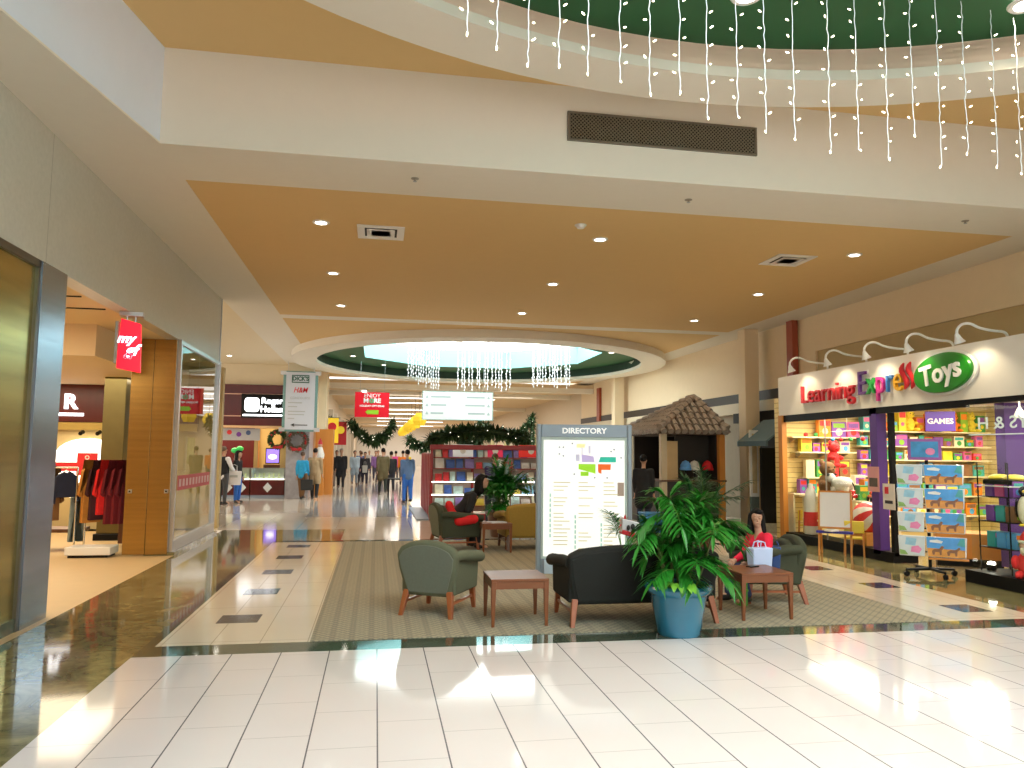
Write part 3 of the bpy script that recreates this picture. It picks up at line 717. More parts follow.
# display counters
for i, (xa, xb) in enumerate(((-6.6,-4.25),(-4.22,-3.1))):
    t = thing('display_counter', ('long maroon jewellery counter with lit glass case and diamond plaques','shorter maroon jewellery counter next to the stone pillar')[i], 'counter', (0,YJ-.55,0), 0, 'jewellery counters')
    MB().box(xa,xb,-.25,.25,0,.10).build('toe_kick', mat('blue grey kick plate', (.30,.36,.45), .4, var=0), t)
    MB().box(xa,xb,-.28,.28,.10,.62).build('base', M_maroon, t, bevel=.01)
    MB().box(xa,xb,-.26,.24,.62,.66).build('deck', mat('lit deck', (1,.95,.8), .5, emis=1.6, ecol=(1,.93,.75), var=0), t)
    MB().box(xa,xb,-.28,-.27,.66,1.0).box(xa,xb,-.28,.28,1.0,1.015).build('glass', M_glass, t)
    MB().box(xa,xa+.02,-.28,.28,.62,1.02).box(xb-.02,xb,-.28,.28,.62,1.02).box(xa,xb,.24,.28,.62,1.02).build('frame', M_steel, t)
    rr = random.Random(i); k = MB()
    for q in range(int((xb-xa)/.16)):
        x = xa+.1+q*.16; k.lathe([(.045,0),(.05,.02),(.02,.05),(.03,.13+.06*rr.random()),(0,.16+.06*rr.random())], (x,-.05+rr.uniform(-.1,.1),.66), 8)
    k.build('jewellery_busts', mat('bust velvet', (.55,.6,.35), .5, var=.5, vscale=4), t)
    for x in ((-4.95,-4.5) if i == 0 else (-3.65,)):
        k = MB(); k.T = face_cam(x,-.285,.36); k.prism([(0,-.17),(.15,0),(0,.17),(-.15,0)], .012); k.build('diamond_plaque', mat('silver plaque', (.7,.72,.74), .3, var=.2), t)
# stone pillar with wreath
struct('wall_pillar_stone', MB().box(-3.05,-2.28,27.2,28.9,0,2.5), mat('grey marble', (.36,.34,.36), .3, var=.45, vscale=5))
struct('wall_pillar_upper', MB().box(-3.05,-2.2,27.2,30,2.5,ZS), M_cream)
def wreath(x, y, z, r, label, m):
    t = thing('wreath', label, 'wreath', (x,y,z))
    k = MB(); rr = random.Random(int(x*100))
    pts = [(r*math.cos(a), 0, r*math.sin(a)) for a in [2*PI*i/20 for i in range(21)]]
    k.tube(pts, r*.2, 8, False)
    for i in range(420):
        a = rr.uniform(0,2*PI); p = V((r*math.cos(a), -r*.1, r*math.sin(a))); d = V((rr.uniform(-1,1), rr.uniform(-1,.2), rr.uniform(-1,1)))
        leafstrip(k, p, d, r*.45, .06, 0, n=2, up=V((.1,1,.2)))
    k.build('foliage', m, t)
    k = MB()
    for i in range(14): a = rr.uniform(0,2*PI); k.ell((r*math.cos(a),-r*.28,r*math.sin(a)),(.04,.03,.04),8,5)
    k.build('berries', mat('red berry', (.5,.02,.02), .3, var=0), t)
    k = MB()
    for s in (-1,1): k.ell((s*.09,-r*.3,-r), (.09,.03,.06), 10, 6)
    k.ell((0,-r*.33,-r),(.03,.03,.03),8,5).build('bow', mat('red ribbon', (.6,.02,.03), .4, var=0), t)
wreath(-2.68,27.1,1.98,.30,'large wreath with red berries on the grey stone pillar', mat('frosted fir', (.20,.17,.12), .8, var=.5, vscale=30))
wreath(-3.42,27.95,2.02,.27,'dark green wreath hanging left of the grey stone pillar', M_fir)
# orange pillar and the shops behind it
struct('wall_pillar_orange', MB().box(-2.25,-1.6,29.5,30.3,0,2.45), M_orange)
struct('wall_pillar_orange_top', MB().box(-2.25,-1.9,29.5,31,2.45,ZS), M_cream)
struct('wall_mall_left', MB().box(-2.6,-2.3,30.3,100,0,4.5), mat('mall wall cream', (.66,.56,.42), .7, var=.05))
k = MB()
for y in (33,37,41,45,50,56,63,72): k.box(-2.35,-2.05,y,y+.35,0,3.6)
struct('trim_9', k, mat('pale pier', (.72,.68,.60), .6, var=.03))
k = MB()
for y in (34,38,42.2,46.5,52,58,66): k.box(-2.32,-2.28,y-.6,y+2.6,.1,2.6)
struct('window_3', k, mat('dim shop front', (.10,.085,.06), .2, var=.6, vscale=3))
def pendant(x, y, z, label, m, m2):
    t = thing('hanging_banner', label, 'banner', (x,y,z))
    MB().box(-.25,.25,-.02,.02,-1.0,0).build('cloth', m, t)
    MB().tube([(-.28,0,0),(.28,0,0)],.02,6).build('rod', M_dark, t)
    k = MB(); k.T = face_cam(0,-.022,-.35); k.lathe([(0,.01),(.15,.008),(.17,0)], n=16); k.build('emblem', m2, t)
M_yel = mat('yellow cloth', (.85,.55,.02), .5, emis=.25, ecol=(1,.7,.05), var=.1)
pendant(-1.75,31.2,2.95,'yellow and red shop banner above the orange pillar', M_yel, mat('poster red', (.72,.02,.03)))
pendant(-1.55,34.2,2.9,'red and gold shop banner along the far wall', mat('poster red', (.72,.02,.03)), M_yel)
t = thing('festive_figure', 'small white and red festive figure standing by the orange pillar', 'ornament', (-2.05,29.2,0))
MB().box(-.16,.16,-.16,.16,0,1.35).build('plinth', M_orange, t, bevel=.01)
MB().lathe([(.15,1.35),(.17,1.5),(.1,1.72),(.08,1.78)], n=14).build('robe', M_trimw, t, smooth=True); MB().ell((0,0,1.84),(.08,.08,.09)).build('head', mat('figure skin', (.6,.35,.25), .6, var=0), t, smooth=True)
MB().lathe([(.09,1.88),(.07,1.98),(.0,2.12)], n=12).build('hat', mat('red ribbon', (.6,.02,.03)), t, smooth=True)
# corridor strip lights
for i, y in enumerate((33.2,39.5,43.5,51,56.5,64.5,71,83)):
    t = thing('strip_light', f'long white strip light across the far corridor ceiling, {ORD[i]} from the near end', 'ceiling light', (3.2,y,4.42), 0, 'strip lights of the far corridor')
    MB().box(-3.2,2.9,-.16,.16,-.03,.01).build('housing', M_trimw, t); MB().box(-3.15,2.85,-.13,.13,-.045,-.03).build('diffuser', M_strip, t)
t = thing('strip_light', 'lengthwise white strip light on the left of the far corridor ceiling', 'ceiling light', (-.6,40,4.42), 0, 'strip lights of the far corridor')
MB().box(-.12,.12,-5,8,-.03,.01).build('housing', M_trimw, t); MB().box(-.10,.10,-4.9,7.9,-.045,-.03).build('diffuser', M_strip, t)
area((3.4,38,4.3), 8, 8, 260); area((3.4,56,4.3), 8, 18, 480); area((3.4,80,4.3), 8, 18, 650)
# yellow hanging lanterns
for i in range(7):
    y = 36+i*4.2; x = 1.98-.0*i; 
    t = thing('hanging_lantern', f'yellow paper lantern hanging over the far corridor, {ORD[i]} in the row', 'lantern', (x,y,3.16), 0, 'yellow hanging lanterns')
    MB().lathe([(.16,.30),(.30,.12),(.33,-.08),(.22,-.30)], n=4).build('shade', M_yel, t); MB().tube([(0,0,.3),(0,0,1.29)], .008, 4).build('cord', M_dark, t)
# ------------------------------------------------------------------ garlands
def garland(pts, r, label, tail=0, n=None, dens=900, seed=1):
    t = thing('garland', label, 'garland', pts[0])
    k = MB(); rr = random.Random(seed)
    p0 = V(pts[0]); P = [V(p)-p0 for p in pts]
    # sag between the ends
    path = []
    for i in range(25):
        s = i/24; a = P[0].lerp(P[2], s); path.append(a + (P[1]-P[0].lerp(P[2],.5))*4*s*(1-s))
    if tail:
        for q in range(1,9): path.append(P[2]+V((0,0,-tail*q/8)))
    k.tube(path, r*.45, 6)
    for i in range(dens):
        q = rr.uniform(0, len(path)-1.001); j = int(q); c = path[j].lerp(path[j+1], q-j)
        d = V((rr.gauss(0,1),rr.gauss(0,1),rr.gauss(0,1))); leafstrip(k, c, d, r*rr.uniform(.9,1.7), r*.42, .1, n=2)
    k.build('foliage', M_fir, t)
    k = MB()
    for i in range(26):
        q = rr.uniform(0, len(path)-1.001); j = int(q); c = path[j].lerp(path[j+1], q-j)
        d = V((rr.gauss(0,1),rr.gauss(0,1),rr.gauss(0,1))).normalized(); k.ell(c+d*r, (r*.055,)*3, 6, 4)
    k.build('fairy_lights', mat('garland bulb', (1,.95,.85), .3, emis=2.5, ecol=(1,.9,.7), var=0), t)
garland([(-1.15,34,2.95),(-.1,34,2.1),(.75,34,2.95)], .26, 'dark green garland swag below the red gift sign', seed=2)
garland([(-2.0,31.6,3.0),(-1.9,31.7,1.9),(-1.85,31.8,2.9)], .18, 'narrow garland hanging on the pale pier beside the orange pillar', tail=2.0, seed=7)
garland([(3.5,26.5,2.72),(4.7,26.5,2.25),(5.45,26.5,2.95)], .17, 'dark garland swag beside the white glass sign with a hanging tail', tail=1.3, dens=1100, seed=3)
garland([(1.35,20.0,1.95),(2.6,20.0,2.2),(4.0,20.0,1.98)], .20, 'long garland over the card kiosk roof', dens=1300, seed=4)
garland([(1.0,24.5,2.05),(1.6,24.5,1.82),(2.3,24.5,2.35)], .18, 'bushy garland end rising behind the card kiosk', seed=5)
garland([(2.5,23.5,2.1),(3.0,23.5,1.95),(3.4,23.5,2.45)], .18, 'bushy garland rising left of the black swag', seed=6)
# ------------------------------------------------------------------ hanging signs
M_frameg = mat('green glass edge', (.16,.30,.28), .2, var=0)
M_panelw = mat('sign panel white', (.60,.62,.68), .5, var=0)
def hang(t, w_, z1, zc):
    k = MB()
    for sx in (-.8,.8): k.tube([(sx*w_,0,z1),(sx*w_,0,zc)], .005, 5)
    k.build('cable', M_steel, t)
S = 20/17.
t = thing('hanging_sign', 'tall white hanging directional sign with green edges and left arrow', 'sign', (-2.59,26.75,-.561)); t.scale = (1.34,)*3
zb, zt = 2.12, 3.66
MB().box(-.43,.43,-.015,.015,zb,zt).build('glass_panel', M_frameg, t)
fc = MB().box(-.36,.36,-.025,-.015,zb+.05,zt-.03).build('face', M_panelw, t)
k = MB()
for sx in (-1,1):
    for z in (zb+.05,zt-.05): k.box(sx*.43-.07,sx*.43+.07,-.03,.03,z-.05,z+.05)
k.build('clamp', M_steel, t)
hang(t, .4, zt, 3.905)
M_dg = mat('sport sign green', (.01,.09,.06), .5, var=0)
MB().box(-.22,.21,-.030,-.025,3.36,3.56).build('logo_border', M_dg, fc); MB().box(-.20,.19,-.034,-.030,3.385,3.535).build('logo_field', M_panelw, fc)
text("DICK'S", .145, M_dg, face_cam(-.005,-.036,3.462), fc, ext=.002, off=.006, sx=.92)
text('H&M', .19, mat('poster red', (.72,.02,.03)), face_cam(0,-.028,3.17), fc, ext=.002, shear=.25, off=.002, sx=.85)
text('CONCOURSE', .085, M_grey, face_cam(0,-.028,2.97), fc, ext=.002, sx=.95)
k = MB()
for z, L in ((2.85,.34),(2.75,.22),(2.63,.42),(2.55,.40),(2.45,.16)): k.box(-.29,-.29+L,-.028,-.025,z-.012,z+.012)
k.build('small_print', M_grey, fc)
k = MB().box(-.15,.20,-.030,-.025,2.275,2.297); k.T = face_cam(0,-.025,0); k.prism([(-.22,2.286),(-.12,2.24),(-.14,2.286),(-.12,2.332)], .005)
k.build('arrow', M_ink, fc)
# red sign
t = thing('hanging_sign', 'red hanging sign about holiday gift ideas with green arrow', 'sign', (-.17,26,0))
zb, zt = 2.78, 3.62
rp = MB().box(-.57,.57,-.02,.02,zb,zt).build('panel', mat('sign red', (.62,.008,.02), .6, var=0, spec=.2), t)
hang(t, .5, zt, ZS)
M_pw = mat('print white', (.8,.78,.76), .5, var=0)
text('ENJOY', .185, M_pw, face_cam(0,-.022,3.50), rp, ext=.002, sx=1.0); text('M   RE', .20, M_pw, face_cam(.0,-.022,3.33), rp, ext=.002, off=.01, sx=1.05)
text('HOLIDAY GIFT IDEAS', .085, M_pw, face_cam(0,-.022,3.155), rp, ext=.002, off=.003)
k = MB(); k.T = face_cam(-.02,-.022,3.33)
for i in range(8): a = i*PI/4; k.lathe([(0,.006),(.034,.005),(.036,0)], (.055*math.cos(a),.055*math.sin(a),0), 8)
k.build('wreath_print', mat('print green', (.10,.32,.14), .5, var=.2), rp)
k = MB(); k.T = face_cam(0,-.022,2.95); k.prism([(-.22,0),(-.13,-.085),(-.13,-.07),(.22,-.07),(.22,.07),(-.13,.07),(-.13,.085)], .004)
k.build('arrow', mat('print lime', (.25,.5,.01), .5, var=0), rp)
# white glass sign
t = thing('hanging_sign', 'wide frosted white hanging sign with faint directions', 'sign', (2.73,26,0))
zb, zt = 2.75, 3.70
gp = MB().box(-1.2,1.2,-.012,.012,zb,zt).build('glass_panel', mat('frosted glass', (.60,.64,.61), .3, var=.05), t)
MB().box(-1.22,-1.2,-.02,.02,zb,zt).box(1.2,1.22,-.02,.02,zb,zt).box(-1.22,1.22,-.02,.02,zb-.02,zb).box(-1.22,1.22,-.02,.02,zt,zt+.02).build('edge', M_frameg, t)
hang(t, 1.1, zt, ZS)
k = MB(); M_fg = mat('faint print', (.30,.37,.36), .5, var=0)
for i, z in enumerate((3.52,3.24,2.96)):
    k.box(-.93,(-.25,-.4,-.5)[i],-.016,-.012,z-.03,z+.03); k.box((.3,.25,.35)[i],.93,-.016,-.012,z-.03,z+.03)
k.build('small_print', M_fg, gp)
k = MB(); k.T = face_cam(0,-.012,0)
for z in (3.52,3.24,2.96):
    for x in (-1.06,1.06): k.prism([(x-.045,z-.05),(x+.045,z-.05),(x+.045,z-.02),(x,z+.06),(x-.045,z-.02)], .004)
k.build('arrow', M_fg, gp)
# ------------------------------------------------------------------ lounge seating
M_sage = mat('sage green upholstery', (.115,.125,.075), .8, var=.12, vscale=40)
M_sagelit = mat('lit sage back panel', (.15,.165,.125), .8, var=.10, vscale=40)  # lighter copy of the sage fabric for light falling on the back
M_blackup = mat('black green upholstery', (.009,.010,.008), .85, var=.15, vscale=40)
M_must = mat('mustard upholstery', (.36,.225,.035), .75, var=.12, vscale=40)
M_olive = mat('dark olive upholstery', (.045,.05,.025), .8, var=.12, vscale=40)
def seat(name, label, cat, loc, rz, w, d, h, fab, backfab, legm, arch=.07, flare=.05, group=None):
    """faces +Y; w, d at the legs, h overall height"""
    t = thing(name, label, cat, loc, rz, group)
    hw, hd = w/2, d/2
    for sx in (-1,1):
        MB().taper((sx*(hw+.01),-hd-.04,0), .020, .022, (sx*(hw-.03),-hd+.03,.26), .032, .034).build('leg', legm, t, bevel=.005)
        MB().taper((sx*(hw),hd,0), .018, .02, (sx*(hw-.02),hd-.02,.26), .030, .034).build('leg', legm, t, bevel=.005)
        MB().taper((sx*(hw-.01),-hd+.02,.13), .012, .014, (sx*(hw-.01),-hd+.021,.155), .012, .014).box(sx*(hw-.012)-.011,sx*(hw-.012)+.011,-hd,hd,.125,.15).build('stretcher', legm, t)
    MB().box(-hw,hw,-hd,hd,.22,.33).build('seat_frame', fab, t, bevel=.02)
    MB().box(-hw+.06,hw-.06,-hd+.10,hd+.05,.33,.45).build('seat_cushion', fab, t, bevel=.045, seg=3)
    # arched back, leaning a little
    lean = Matrix.Translation((0,-hd+.04,.20)) @ Matrix.Rotation(math.radians(8), 4, 'X') @ RX
    H = h-.20
    def outline(inset=0.):
        bw = hw-.02-inset; tw = hw+flare-inset
        p = [(-bw,inset*1.2),(bw,inset*1.2),(bw+(tw-bw)*.8,H*.5)]
        n = 14
        for i in range(n+1):
            a = i/n; x = tw*(1-2*a)
            p.append((x, H-inset-arch*(abs(2*a-1)**2.4) - (.035 if abs(2*a-1) > .985 else 0)))
        p.append((-bw-(tw-bw)*.8,H*.5))
        return p
    MB().prism(outline(), .11, lean @ Matrix.Translation((0,0,-.075))).build('backrest', fab, t, bevel=.035, seg=3)
    MB().prism(outline(.035), .012, lean @ Matrix.Translation((0,0,.030))).build('back_panel', backfab, t, bevel=.006)
    # inner back cushion
    MB().prism(outline(.06), .09, lean @ Matrix.Translation((0,0,-.16))).build('back_cushion', fab, t, bevel=.035, seg=3)
    for sx in (-1,1):
        k = MB()
        side = [(-hd+.02,.22),(hd+.02,.22),(hd+.05,.50),(-hd,.58)]
        k.prism(side, .075, Matrix.Translation((sx*(hw-.005)-.0375,0,0)) @ Matrix.Rotation(PI/2,4,'Z') @ RX)
        k.build('arm_panel', fab, t, bevel=.02)
        pts = [(sx*(hw+.02),-hd+.02,.60),(sx*(hw+.045),-hd+.18,.605),(sx*(hw+.055),0,.585),(sx*(hw+.05),hd-.05,.555),(sx*(hw+.04),hd+.06,.535)]
        MB().tube(pts, [.05,.055,.058,.06,.058], 12).build('arm_roll', fab, t, smooth=True)
    return t
seat('armchair', 'sage green armchair seen from behind on red wooden legs', 'armchair', (.69,8.08,0), math.radians(-29), .53, .60, .76, M_sage, M_sagelit, M_wood, arch=.10, flare=.07)
seat('loveseat', 'black loveseat seen from behind next to the blue planter', 'sofa', (2.60,7.52,0), 0, 1.44, .66, .77, M_blackup, M_blackup, M_wood, arch=.06)
seat('armchair', 'dark sage armchair where the woman in red sits', 'armchair', (4.46,8.25,0), math.radians(80), .58, .60, .74, M_olive, M_sagelit, M_wood, arch=.10, flare=.06)
seat('armchair', 'dark armchair with a seated red-clad figure beside the mustard sofa', 'armchair', (1.36,13.15,0), math.radians(-80), .60, .66, .79, M_olive, M_sagelit, M_wood, arch=.10)
seat('sofa', 'mustard sofa seen from behind at the left edge of the directory', 'sofa', (3.15,13.2,0), math.radians(4), 1.9, .66, .80, M_must, M_must, M_woodd, arch=.04, flare=.03)
def side_table(label, x, y, w, d, h, m, rz=0, top=None):
    t = thing('side_table', label, 'table', (x,y,0), rz)
    hw, hd = w/2, d/2
    MB().box(-hw,hw,-hd,hd,h-.025,h).build('tabletop', top or m, t, bevel=.004)
    MB().box(-hw+.03,hw-.03,-hd+.008,-hd+.028,h-.095,h-.025).box(-hw+.03,hw-.03,hd-.028,hd-.008,h-.095,h-.025).box(-hw+.008,-hw+.028,-hd+.03,hd-.03,h-.095,h-.025).box(hw-.028,hw-.008,-hd+.03,hd-.03,h-.095,h-.025).build('apron', m, t)
    for sx in (-1,1):
        for sy in (-1,1): MB().taper((sx*(hw-.022),sy*(hd-.022),0), .014, .014, (sx*(hw-.026),sy*(hd-.026),h-.025), .025, .025).build('leg', m, t, bevel=.003)
    return t
M_tbl = mat('walnut table wood', (.20,.065,.022), .35, var=.25, vscale=4, aniso=(.3,3,1), coat=.12, spec=.3)
side_table('walnut side table between the sage armchair and the black loveseat', 1.385, 7.52, .56, .56, .45, M_tbl)
side_table('walnut side table in front of the woman in red', 3.9, 7.47, .56, .56, .47, M_tbl)
side_table('small dark side table beside the mustard sofa', 2.0, 12.75, .5, .5, .48, M_tbl)
t = thing('phone', 'small dark phone lying on the right side table', 'phone', (3.95,7.6,.47), .4)
MB().box(-.065,.065,-.035,.035,0,.012).build('casing', M_dark, t, bevel=.004); MB().box(-.05,.05,-.027,.027,.012,.0135).build('glass', mat('phone screen', (.05,.05,.06), .1, var=0), t)
t = thing('magazine', 'pale magazine lying on the small dark side table', 'magazine', (2.02,12.7,.48), .3)
MB().box(-.14,.14,-.1,.1,0,.012).build('pages', M_trimw, t); MB().box(-.142,.142,-.102,.102,.012,.014).build('cover', mat('magazine cover', (.55,.62,.70), .3, var=.4), t)

# ------------------------------------------------------------------ palms and planters
def palm_frond(k, base, az, L, el, droop, rr, leafL=.26, w=.022, nl=16):
    d = V((math.cos(az)*math.cos(el), math.sin(az)*math.cos(el), math.sin(el))); pts = []
    for i in range(13): s = i/12; pts.append(V(base)+d*L*s - V((0,0,1))*droop*L*s*s)
    k[0].tube(pts, [.007*(1-.75*i/12) for i in range(13)], 5)
    side = V((-math.sin(az), math.cos(az), 0))
    for i in range(nl):
        s = .28+.72*i/(nl-1); q = s*12; j = min(11, int(q)); p = pts[j].lerp(pts[j+1], q-j); tg = (pts[j+1]-pts[j]).normalized()
        ll = leafL*(.55+.45*math.sin(PI*min(1,(s-.2)/.9)))
        for sg in (-1,1):
            dd = tg*.75+side*sg*.85+V((0,0,rr.uniform(-.05,.3)))
            leafstrip(k[1], p, dd, ll*rr.uniform(.85,1.1), w, rr.uniform(.2,.55), n=3)
    leafstrip(k[1], pts[-1], pts[-1]-pts[-2], leafL*.8, w, .3, n=3)
def pot_mesh(t, m, r=.27, h=.50):
    MB().lathe([(.0,0),(r*.66,0),(r*.70,.02),(r*.70,.04),(r*.73,.06),(r*.83,h*.5),(r*.84,h*.53),(r*.85,h*.55),(r*.90,h*.78),(r*.92,h*.80),(r*.98,h*.82),(r*1.07,h*.88),(r*1.10,h*.93),(r*1.07,h*.98),(r*.98,h),(r*.92,h*.98),(r*.88,h*.9)], n=44).build('pot', m, t, smooth=True)
    MB().lathe([(0,h*.92),(r*.88,h*.90)], n=30).build('soil', M_soil, t)
def palm(name, label, x, y, r, h, potm, nf, L, trunks, lm, seed, spread=1., leafL=.26, w=.022, canes=None):
    t = thing(name, label, 'plant', (x,y,0)); pot_mesh(t, potm, r, h)
    rr = random.Random(seed); st = MB(); lf = MB(); trk = MB()
    for i in range(trunks):
        a = rr.uniform(0,2*PI); b = V((rr.uniform(0,r*.5)*math.cos(a), rr.uniform(0,r*.5)*math.sin(a), h*.88)); th = rr.uniform(.05,.38)*L
        top = b+V((rr.uniform(-.05,.05), rr.uniform(-.05,.05), th)); trk.tube([b,top],[.014,.010],6)
        k = max(2, nf//trunks)
        for j in range(k):
            palm_frond((st,lf), top, rr.uniform(0,2*PI), L*rr.uniform(.6,1.)*spread, math.radians(rr.uniform(28,84)), rr.uniform(.18,.55), rr, leafL, w)
    for (cx_, cy_, cz_, k_) in (canes or []):
        b = V((cx_*.45, cy_*.5, h*.88)); top = V((cx_, cy_, cz_)); trk.tube([b, b.lerp(top,.5)+V((cx_*.05,0,0)), top], [.012,.010,.008], 6)
        for j in range(k_): palm_frond((st,lf), top-V((0,0,rr.uniform(0,.12))), rr.uniform(0,2*PI), rr.uniform(.22,.36), math.radians(rr.uniform(5,80)), rr.uniform(.3,.8), rr, leafL, w, nl=9)
    trk.build('trunk', mat('green cane', (.12,.17,.04), .5, var=.2), t, smooth=True)
    st.build('stem', mat('frond stem', (.10,.22,.03), .5, var=.2), t, smooth=True)
    lf.build('foliage', lm, t, smooth=False)
    return t
M_bluepot = mat('glossy blue glaze', (.025,.175,.285), .18, var=.12, vscale=3, coat=.6)
t = palm('potted_palm', 'leafy palm in a large glossy blue planter at the carpet edge', 2.79, 6.80, .285, .46, M_bluepot, 0, .3, 0, M_leaf, 5, leafL=.24, w=.036, canes=[(-.10,.0,1.20,8),(.34,-.06,1.00,9),(.02,.06,.95,8),(-.16,.02,.74,7),(.18,.06,.84,8),(.24,.10,1.12,7),(-.04,-.08,.68,7),(.12,-.10,.70,7),(-.2,.08,.95,6),(.06,.12,1.08,6)])
k = MB(); rr = random.Random(3)
for i in range(7): a = -PI/2+rr.uniform(-1.0,.8); leafstrip(k, (.14*math.cos(a)-.04,.10*math.sin(a)-.12,.47), (math.cos(a)*.7,math.sin(a),.75), .25, .085, .75, n=5)
k.build('young_leaves', M_leafy, t)
palm('potted_palm', 'dark palm in a brown pot behind the blue planter', 5.15, 11.6, .26, .48, M_woodd, 26, .95, 6, M_leafd, 9, leafL=.3, w=.03)
palm('potted_palm', 'green palm behind the seated figure and the mustard sofa', 2.45, 15.0, .28, .5, M_woodd, 46, 1.0, 8, M_leaf, 14, leafL=.3, w=.05)
palm('potted_palm', 'low green plant behind the mustard sofa beside the directory', 3.85, 15.0, .28, .45, M_woodd, 24, .62, 6, M_leaf, 21, leafL=.25, w=.04)
t = palm('potted_palm', 'slim young palm left of the loveseat end behind the planter', 3.05, 8.95, .17, .36, M_woodd, 8, .98, 3, M_leaf, 31, leafL=.24, w=.022, spread=.8)
# ------------------------------------------------------------------ directory (backlit, turned to face the camera)
t = thing('directory_board', 'large backlit mall directory with map in a grey aluminium frame', 'directory', (2.865,10.35,0), -math.radians(10.1))
W = .665
MB().box(-W,-W+.07,-.09,.09,0,2.05).build('side_post', M_alu, t, bevel=.02, seg=3); MB().box(W-.07,W,-.09,.09,0,2.05).build('side_post', M_alu, t, bevel=.02, seg=3)
hdr = MB().box(-W+.07,W-.07,-.08,.08,1.87,2.045).build('header', M_alu, t, bevel=.006)
MB().box(-W+.07,W-.07,-.08,.08,0,.20).build('base', M_alu, t, bevel=.006)
MB().box(-W+.07,-W+.10,-.075,.075,.20,1.87).box(W-.10,W-.07,-.075,.075,.20,1.87).box(-W+.1,W-.1,-.075,.075,1.83,1.87).box(-W+.1,W-.1,-.075,.075,.20,.23).build('inner_frame', mat('pale green metal', (.50,.60,.56), .4, var=0), t)
M_dirl = mat('backlit directory sheet', (.35,.35,.32), .5, emis=.62, ecol=(1,1,.90), var=0)
lpn = MB().box(-W+.10,W-.10,-.06,.06,.23,1.83).build('lit_panel', M_dirl, t)
text('DIRECTORY', .105, mat('header letter white', (.95,.95,.95), .5, emis=.25, ecol=(1,1,1), var=0), face_cam(0,-.084,1.955), hdr, ext=.003, off=.003, sx=1.08)
def flat(nm, mb, c, e=.25): 
    return mb.build(nm, mat(nm+str(c), c, .5, emis=e, var=0), lpn)
k = MB(); k.T = face_cam(0,-.061,0)
P = lambda px, py: ((px-583.5)/96*1.33, 2.03-(py-425)/153*2.03)
def pr(mb, pts): mb.prism([P(*p) for p in reversed(pts)], .002); return mb
flat('map_lime', pr(pr(k, [(578,465),(595,465),(595,475),(578,470.5)]), [(580,473),(588,473),(588,477.5),(580,477.5)]), (.35,.75,.02))
k = MB(); k.T = face_cam(0,-.061,0); flat('map_teal', pr(k, [(600,457.5),(615.5,457.5),(615.5,463),(598,463)]), (.02,.50,.36))
k = MB(); k.T = face_cam(0,-.061,0); flat('map_orange', pr(pr(k, [(597.5,465),(610.5,465),(610,471),(597.5,471)]), [(597.5,471),(601,471),(601,475),(598,474)]), (.9,.14,.01)); 
k = MB(); k.T = face_cam(0,-.061,0); flat('map_lilac', pr(k, [(581,455),(593,457),(594,463),(581,463)]), (.55,.45,.75))
k = MB(); k.T = face_cam(0,-.061,0); flat('map_outline', pr(pr(pr(k, [(575,455),(579,455),(579,462),(575,462)]), [(588,446),(590,446),(590,454),(588,454)]), [(581,447),(582,447),(582,455),(581,455)]), (.6,.58,.72))
k = MB(); k.T = face_cam(0,-.061,0); flat('map_yellow', pr(k, [(576,444),(585,444),(584,448),(576,448)]), (1,.9,.45))
k = MB(); k.T = face_cam(0,-.061,0)
for x, y in ((558,447),(562,447),(571,443),(610,451),(613,449),(620,457.5),(593.5,478.5),(606,478.5),(573,475),(562,456),(558,454)): pr(k, [(x,y),(x+1.4,y),(x+1.4,y+1.4),(x,y+1.4)])
flat('map_symbols', k, (.25,.25,.28), 0)
k = MB(); k.T = face_cam(0,-.061,0); rr = random.Random(8)
for cx, c0 in ((549,496),(574,518),(600,526)):
    for j in range(9): pr(k, [(cx,c0+j*5.2),(cx+1.6,c0+j*5.2),(cx+1.6,c0+j*5.2+3.6),(cx,c0+j*5.2+3.6)])
flat('index_marks', k, (.40,.62,.52), .25)
k = MB(); k.T = face_cam(0,-.061,0)
for cx in (553,578,603):
    for y in range(484,556,4):
        if rr.random() < .7: L = rr.uniform(8,17); pr(k, [(cx,y),(cx+L,y),(cx+L,y+.9),(cx,y+.9)])
flat('index_lines', k, (.62,.55,.30), .2)
k = MB(); k.T = face_cam(0,-.061,0); flat('small_notice', pr(k, [(617,484),(623.5,484),(623.5,498),(617,498)]), (.45,.33,.26), .1)
MB().box(-.55,-.36,-.135,-.085,0,.19).build('socket_box', mat('pale blue metal', (.55,.66,.78), .4, var=0), t, bevel=.006)

# ------------------------------------------------------------------ greeting card kiosk
t = thing('card_kiosk', 'red framed card and calendar kiosk with lit white shelves', 'kiosk', (1.35,18.7,0))
M_kred = mat('kiosk red', (.33,.02,.02), .4, var=.1)
LK = 2.9
for x in (0,1.0,1.95,LK): MB().box(x-.03,x+.03,0,.06,0,1.78).build('upright', M_kred, t, bevel=.005)
for z in (.35,.62,.93,1.25,1.52): MB().box(0,LK,-.14,.04,z-.02,z).build('shelf', M_trimw if z in (.62,.93) else M_kred, t)
MB().box(0,LK,.06,.10,.2,1.76).build('back_panel', mat('kiosk back', (.55,.42,.35), .6, var=.1), t)
MB().box(-.05,LK+.05,-.1,.12,1.70,1.82).build('header', M_kred, t, bevel=.01)
MB().box(-.05,LK+.05,-.2,.12,0,.15).build('plinth', M_kred, t, bevel=.01)
MB().box(0,LK,-.14,-.12,.60,.62).box(0,LK,-.14,-.12,.91,.93).build('shelf_light', mat('shelf light', (1,1,.95), .4, emis=3, var=0), t)
for i in range(6):
    y = .35+i*.62; MB().box(-.04,.02,y-.22,y+.22,.08,1.60).build('end_slat', M_kred, t, bevel=.006)
MB().box(.03,.07,.1,3.9,.1,1.62).build('end_wall', mat('kiosk back', (.55,.42,.35)), t)
